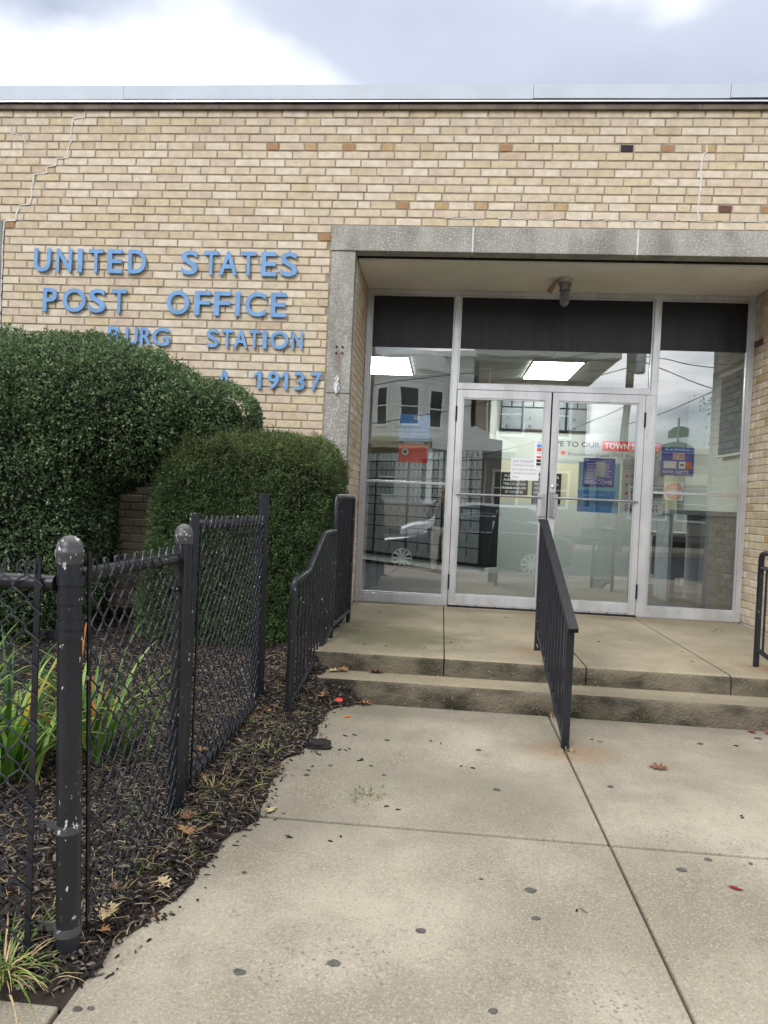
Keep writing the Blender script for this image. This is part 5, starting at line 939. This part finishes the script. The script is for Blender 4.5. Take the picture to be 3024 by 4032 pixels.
for x0, x1, nm in ((-22, -8.9, 'brick row house filling the left of the street, out of the photo'), (24.6, 38, 'plain house right of the corner shop, out of the photo')):
    t = thing('row_house', ((x0+x1)/2, -28, 0), nm, 'house', 'houses across the street'); MB().box(x0, x1, -36, -28, 0, 7.6).build('wall', M['shop_wall'], t); MB().box(x0-.1, x1+.1, -36, -27.7, 7.61, 7.9).build('roof', M['roof_dark'], t)
    for k in range(3):
        for z in (1.4, 4.6): win(t, (x0, -27.98), (x1, -27.98), .1+k*.3, .25+k*.3, z, z+1.6)
def wheel(par, x, y, z, r):
    wv = bpy.data.objects.new('wheel', None); COL.objects.link(wv); put(wv, par)
    MB().lathe([(r*.66, -.10), (r*.95, -.11), (r, -.07), (r, .07), (r*.95, .11), (r*.66, .10)], (x, y, z), 28, 0, (0, 1, 0)).build('tyre', M['tyre'], wv, smooth=True)
    m = MB(); m.lathe([(r*.66, .0), (r*.68, .118), (r*.62, .118), (r*.60, .02)], (x, y, z), 28, 0, (0, 1, 0)); m.lathe([(r*.16, .02), (r*.14, .118), (.01, .12)], (x, y, z), 12, 0, (0, 1, 0))
    for i in range(10):
        a = 2*math.pi*i/10; c, s_ = math.cos(a), math.sin(a); m.bar((x+c*r*.1, y+.105, z+s_*r*.1), (x+c*r*.64, y+.112, z+s_*r*.64), .02, r*.13, 0, (0, 1, 0))
    m.build('rim', M['rim'], wv)
def car(name, x0, y0, z0, Ln, Wd, prof, cab, mat, label, cat, wx, wr, lights=True):
    """prof: body side outline (x,z); cab: glasshouse outline; both in metres from the nose; near side at y0"""
    t = thing(name, (x0+Ln/2, y0-Wd/2, z0), label, cat)
    def loft(poly, ins, nm, mt, par=t, bulge=.0):
        m = MB(); n = len(poly); rows = []
        for k, (fy, sc) in enumerate([(0, ins), (.05, ins*.35), (.14, 0), (.86, 0), (.95, ins*.35), (1, ins)]):
            cx0 = sum(p[0] for p in poly)/n; czz = min(p[1] for p in poly)
            rows.append([(x0+cx0+(px-cx0)*(1-sc*.5), y0-Wd*fy*1.0, z0+czz+(pz-czz)*(1-sc)) for px, pz in poly])
        vs = [p for r_ in rows for p in r_]; m.add(vs, [(i*n+j, i*n+(j+1) % n, (i+1)*n+(j+1) % n, (i+1)*n+j) for i in range(5) for j in range(n)]+[tuple(range(n)), tuple(range(6*n-1, 5*n-1, -1))]); return m.build(nm, mt, par, smooth=True)
    loft(prof, .10, 'body', M[mat])
    # cabin leans in toward the roof
    zb = min(z for _, z in cab); zt = max(z for _, z in cab); m = MB(); n = len(cab); tum = lambda z: .06+.16*(z-zb)/(zt-zb)
    rows = [[(x0+px, y0-(tum(pz) if s_ == 0 else Wd-tum(pz)), z0+pz) for px, pz in cab] for s_ in (0, 1)]; vs = rows[0]+rows[1]
    m.add(vs, [tuple(range(n)), tuple(range(2*n-1, n-1, -1))]+[(j, j+n, (j+1) % n+n, (j+1) % n) for j in range(n)]); m.build('cabin', M[mat], t, bevel=.03)
    cxm = sum(p[0] for p in cab)/n; czm = (zb+zt)/2; side = [(cxm+(px-cxm)*.86, czm+(pz-czm)*.74) for px, pz in cab]
    for s_ in (0, 1):
        f = lambda z: y0-(tum(z)-.012 if s_ == 0 else Wd-tum(z)+.012); mid = cxm+.05
        left = [p for p in side if p[0] <= mid]; 
        mg = MB().add([(x0+px, f(pz), z0+pz) for px, pz in side], [tuple(range(n))]); wo_ = mg.build('side_window', M['car_glass'], t, fix=False)
        mp = MB().tube([(x0+px, f(pz)+.004*(1 if s_ == 0 else -1), z0+pz) for px, pz in side+side[:1]], .009, 6); mp.bar((x0+mid, f(zb)+.002, z0+zb+.03), (x0+mid, f(zt)+.002, z0+zt-.05), .05, .012); mp.build('window_trim', M['chrome'], t)
    for px in wx:
        for yy in (y0-.06, y0-Wd+.06): wheel(t, x0+px, yy, z0+wr, wr)
    zs = [z for _, z in prof]; zl = min(zs)+(max(zs)-min(zs))*.62
    for yy in (y0-.25, y0-Wd+.25):
        MB().lathe([(.09, 0), (.07, -.03)], (x0+.02, yy, z0+zl), 12, 0, (1, 0, 0)).build('headlight', M['chrome'], t); MB().box(x0+Ln-.06, x0+Ln+.012, yy-.14, yy+.14, z0+zl, z0+zl+.16).build('tail_light', M['tail_red'], t)
    m = MB()
    for f_ in (.42, .66): m.box(x0+Ln*f_, x0+Ln*f_+.16, y0-.02, y0+.02, z0+zl+.06, z0+zl+.09)
    m.build('door_handle', M['chrome'], t); MB().box(x0+.4*Ln-.4, x0+.4*Ln-.18, y0-.04, y0+.16, z0+zb+.02, z0+zb+.16).build('wing_mirror', M[mat], t, bevel=.02)
    return t
car('parked_sedan', -1.8, -8.15, ROADZ, 4.75, 1.82, [(.0, .32), (.0, .62), (.35, .74), (1.4, .90), (2.2, .94), (3.9, .98), (4.6, .96), (4.75, .82), (4.72, .34), (4.2, .22), (.5, .22)], [(1.35, .88), (2.05, 1.32), (2.6, 1.43), (3.2, 1.42), (3.9, 1.22), (4.4, .97)], 'car_paint', 'dark sedan parked at the near kerb, mirrored in the glass', 'car', (.95, 3.82), .33)
car('parked_minivan', -1.4, -15.9, ROADZ, 4.9, 1.95, [(.0, .35), (.0, .75), (.4, .92), (1.2, 1.05), (4.75, 1.08), (4.9, .9), (4.88, .35), (.4, .24)], [(.95, 1.02), (1.85, 1.58), (2.4, 1.66), (4.4, 1.66), (4.72, 1.5), (4.8, 1.06)], 'van_paint', 'white minivan parked across the street, mirrored above the sedan', 'van', (.95, 3.85), .34)
# pole, lamp, signs
po = thing('utility_pole', (6.65, -19.4, 0), 'wooden utility pole with crossing wires, mirrored beside the right mullion', 'pole')
MB().tube([(6.6, -19.4, -.3), (6.66, -19.4, 4.5), (6.8, -19.4, 9.5)], [.17, .145, .12], 12).build('pole', M['pole_wood'], po, smooth=True)
MB().box(5.6, 8.0, -19.46, -19.34, 8.6, 8.75).build('cross_arm', M['pole_wood'], po); MB().lathe([(.2, 0), (.22, .05), (.22, .65), (.18, .72)], (7.05, -19.4, 6.4), 16).build('transformer', M['steel'], po, smooth=True)
def sag(a, b, s, r=.012):
    a, b = Vector(a), Vector(b); return [a.lerp(b, t/14)-Vector((0, 0, s*4*(t/14)*(1-t/14))) for t in range(15)]
WR = [((6.7, -19.4, 6.6), (-9, -15.5, 2.9), .5, 'black service wire running low from the pole toward the left'), ((6.7, -19.4, 7.4), (-10, -18, 4.6), .3, 'black wire from the pole toward the clapboard house'), ((6.7, -19.2, 4.4), (14, -19.6, 8.4), .3, 'thin wire rising to the right from the pole'), ((6.7, -19.4, 7.1), (20, -19.5, 6.4), .35, 'level black wire on the right of the pole'), ((6.75, -19.4, 7.0), (16, -18, 3.9), .25, 'black wire falling to the right from the pole'), ((6.65, -19.4, 5.2), (-1, -21, 2.9), .5, 'thick cable bundle sloping down to the left from the pole'), ((6.8, -19.4, 8.7), (-14, -19.4, 9.1), .9, 'upper line along the street left of the pole'), ((6.8, -19.4, 8.6), (30, -19.4, 9.0), .9, 'upper line along the street right of the pole')]
for a, b, s_, lb in WR: tag(MB().tube(sag(a, b, s_), .018, 5).build('overhead_wire', M['cable']), lb, 'wire', 'overhead wires over the street')
lm = thing('street_lamp', (6.3, -19.4, 5.2), 'small grey street lamp on a bracket of the utility pole', 'street lamp')
MB().tube([(6.62, -19.35, 5.5), (6.3, -19.0, 5.62), (6.0, -18.7, 5.55)], .025, 8).build('bracket', M['steel'], lm, smooth=True); MB().lathe([(.02, -.3), (.08, -.26), (.11, -.05), (.1, .15), (.03, .24)], (5.85, -18.6, 5.55), 12, 0, (-1, .8, 0)).build('lamp_head', M['steel'], lm, smooth=True)
ss = thing('street_sign', (8.54, -19.3, -.2), 'green Orthodox St street sign and red DO NOT ENTER sign on one post, mirrored', 'sign')
MB().tube([(8.5, -19.3, -.3), (8.55, -19.3, 4.75)], .04, 10).build('post', M['steel'], ss, smooth=True)
MB().prism([(7.96, 3.5), (9.12, 3.5), (9.12, 3.75), (8.8, 3.86), (8.54, 3.92), (8.28, 3.86), (7.96, 3.75)], (0, -19.245, 0), (1, 0, 0), (0, 0, 1), (0, -.01, 0)).build('name_plate', M['street_green'], ss)
lettering([('Orthodox St', 0, 3.62, .15, .92, 'B')], M['print_white'], ss, 0, 'lettering', ((8.54, -19.238, 0), (-1, 0, 0)))
MB().prism([(-.5, 4.05), (.5, 4.05), (.5, 4.3), (.2, 4.42), (-.2, 4.42), (-.5, 4.3)], (8.56, -19.3, 0), (.45, .89, 0), (0, 0, 1), (.01, -.005, 0)).build('cross_name_plate', M['street_green'], ss)
MB().box(8.16, 8.86, -19.255, -19.245, 1.72, 2.42).build('square_plate', M['print_white'], ss, bevel=.002)
MB().lathe([(.33, 0), (.33, .004)], (8.51, -19.245, 2.07), 36, 0, (0, 1, 0)).build('red_disc', M['red'], ss); MB().box(8.25, 8.77, -19.24, -19.236, 2.01, 2.13).build('white_bar', M['print_white'], ss)
lettering([('DO NOT', 0, 2.24, .09, .38, 'B'), ('ENTER', 0, 1.90, .09, .34, 'B')], M['print_white'], ss, 0, 'lettering', ((8.51, -19.238, 0), (-1, 0, 0)))
# a street tree whose outer twigs show at the right of the glass
tr = thing('street_tree', (12.6, -20.2, 0), 'leafy street tree whose outer twigs are mirrored at the right', 'tree')
MB().tube([(12.6, -20.2, -.2), (12.65, -20.2, 2), (12.5, -20.3, 4)], [.16, .13, .08], 10).tube([(12.6, -20.2, 2.2), (11.2, -20, 3.6), (10.0, -19.9, 4.4)], [.07, .05, .02], 8).tube([(12.6, -20.2, 2.6), (13.6, -20.4, 4.6)], [.06, .03], 8).build('trunk', M['bark'], tr, smooth=True)
def crownfn(n):
    c = RNG.uniform(-1, 1, (60, 3)); c = c[(c**2).sum(1) < 1]*np.array([2.3, 1.6, 1.7])+np.array([12.3, -20.2, 5.0]); i = RNG.integers(0, len(c), n); p = RNG.normal(0, .26, (n, 3)); return c[i]+p, p/np.linalg.norm(p, axis=1)[:, None]
cr_ = leaf_shell(crownfn, 3800, 'crown', HOLLY, (.08, .14), (.05, .08), tr, 1, [.5, .35, .15, .02], .5); cr_['kind'] = 'stuff'
# ------------------------------------------------------------------ the photographer, mirrored in the left window
pe = thing('person', (.0, -6.25, zw(-6.25)), 'person in dark jacket and pale trousers holding up a phone, mirrored in the left window', 'person')
P('skin', srgb(198, 156, 130), .55); P('jacket', srgb(34, 36, 42), .85); P('trousers', srgb(196, 188, 176), .85); P('hair', srgb(150, 122, 84), .6, var=.3, sc=60); P('shoe', srgb(206, 190, 176), .7)
def skin(name, verts, edges, rad, mat, par, root=0, sub=2):
    me = bpy.data.meshes.new(name); me.from_pydata(verts, edges, []); o = link(name, me, par); me.materials.append(M[mat]); sl = me.skin_vertices.new(name='skin') if hasattr(me.skin_vertices, 'new') else None
    sm = o.modifiers.new('skin', 'SKIN')
    if not me.skin_vertices: pass
    d = me.skin_vertices[0].data
    for i, r_ in enumerate(rad): d[i].radius = (r_, r_) if not isinstance(r_, tuple) else r_; d[i].use_root = (i == root)
    sm.use_smooth_shade = True; ss_ = o.modifiers.new('sub', 'SUBSURF'); ss_.levels = sub; ss_.render_levels = sub; return o
zf = zw(-6.25); Y = -6.28
V_ = [(0, Y, zf+.86), (0, Y, zf+1.02), (0, Y+.0, zf+1.20), (0, Y+.0, zf+1.33), (0, Y+.01, zf+1.42), (0, Y+.03, zf+1.50),
      (-.16, Y, zf+1.31), (-.27, Y+.06, zf+1.08), (-.11, Y+.27, zf+1.22), (.16, Y, zf+1.31), (.26, Y+.06, zf+1.08), (.12, Y+.27, zf+1.22),
      (-.09, Y, zf+.82), (-.10, Y+.02, zf+.46), (-.11, Y-.01, zf+.10), (.09, Y, zf+.82), (.10, Y+.02, zf+.46), (.11, Y-.01, zf+.10)]
E_ = [(0, 1), (1, 2), (2, 3), (3, 4), (4, 5), (3, 6), (6, 7), (7, 8), (3, 9), (9, 10), (10, 11), (0, 12), (12, 13), (13, 14), (0, 15), (15, 16), (16, 17)]
skin('body', V_, E_, [(.15, .11), (.13, .10), (.15, .11), (.10, .08), .055, .05, .075, .052, .032, .075, .052, .032, .09, .062, .045, .09, .062, .045], 'jacket', pe)
skin('trousers', [(0, Y, zf+.88)]+[V_[i] for i in (12, 13)]+[(-.11, Y-.01, zf+.07)]+[V_[i] for i in (15, 16)]+[(.11, Y-.01, zf+.07)], [(0, 1), (1, 2), (2, 3), (0, 4), (4, 5), (5, 6)], [(.158, .12), .098, .07, .058, .098, .07, .058], 'trousers', pe)
hd = MB().lathe([(.03, -.125), (.052, -.115), (.066, -.08), (.074, -.03), (.077, .02), (.073, .06), (.055, .095), (.025, .112)], (0, Y+.04, zf+1.56), 20).build('head', M['skin'], pe, smooth=True)
for v in hd.data.vertices: v.co.y = Y+.04+(v.co.y-(Y+.04))*1.18
MB().lathe([(.012, -.02), (.014, 0), (.006, .03)], (0, Y+.128, zf+1.545), 8, 0, (0, 0, 1)).build('nose', M['skin'], hd); MB().box(-.022, .022, Y+.105, Y+.118, zf+1.497, zf+1.506).build('mouth', M['tail_red'], hd)
for s_ in (-1, 1):
    MB().lathe([(.027, 0), (.027, .006)], (s_*.032, Y+.122, zf+1.575), 14, 0, (0, 1, 0)).build('dark_glasses', M['car_glass'], hd); MB().lathe([(.012, -.02), (.018, 0), (.012, .02)], (s_*.078, Y+.04, zf+1.56), 8).build('ear', M['skin'], hd)
    MB().box(s_*.11-.045, s_*.11+.045, Y-.09, Y+.16, zf, zf+.085).build('shoe', M['shoe'], pe, bevel=.025)
hr = MB().lathe([(.06, .115), (.088, .07), (.094, .0), (.098, -.1), (.10, -.2), (.09, -.3), (.06, -.34)], (0, Y+.0, zf+1.565), 18); ho = hr.build('hair', M['hair'], pe, smooth=True)
MB().lathe([(.004, .135), (.05, .122), (.082, .085), (.086, .055)], (0, Y+.035, zf+1.56), 18).build('hair', M['hair'], pe, smooth=True)
phn = thing('phone', (0, -5.9, 1.2), 'phone held up by the person, mirrored in the left window', 'phone')
MB().box(-.075, .075, -5.912, -5.904, 1.175, 1.25).build('case', M['dark'], phn, bevel=.004); MB().lathe([(.008, 0), (.008, .003)], (-.055, -5.904, 1.235), 12, 0, (0, 1, 0)).build('lens', M['car_glass'], phn)
for s_ in (-1, 1):
    X = s_*.088; y_, z_ = -5.945, 1.195; hv = [(s_*.105, Y+.30, zf+1.24), (X, y_-.02, z_), (X, y_, z_+.015)]; he = [(0, 1), (1, 2)]; hrad = [.026, .03, .026]
    for k, (dz, ln) in enumerate(((.036, .05), (.018, .056), (.0, .052), (-.016, .042))):
        b_ = len(hv); hv += [(X+s_*.004, y_+.022, z_+dz*.8), (X-s_*.006, y_+.048, z_+dz), (X-s_*.03, y_+.052, z_+dz)]; he += [(2, b_), (b_, b_+1), (b_+1, b_+2)]; hrad += [.0095, .009, .0075]
    b_ = len(hv); hv += [(X-s_*.012, y_-.012, z_+.034), (X-s_*.03, y_+.002, z_+.045)]; he += [(1, b_), (b_, b_+1)]; hrad += [.011, .009]
    skin('hand', hv, he, hrad, 'skin', pe, 0, 1)
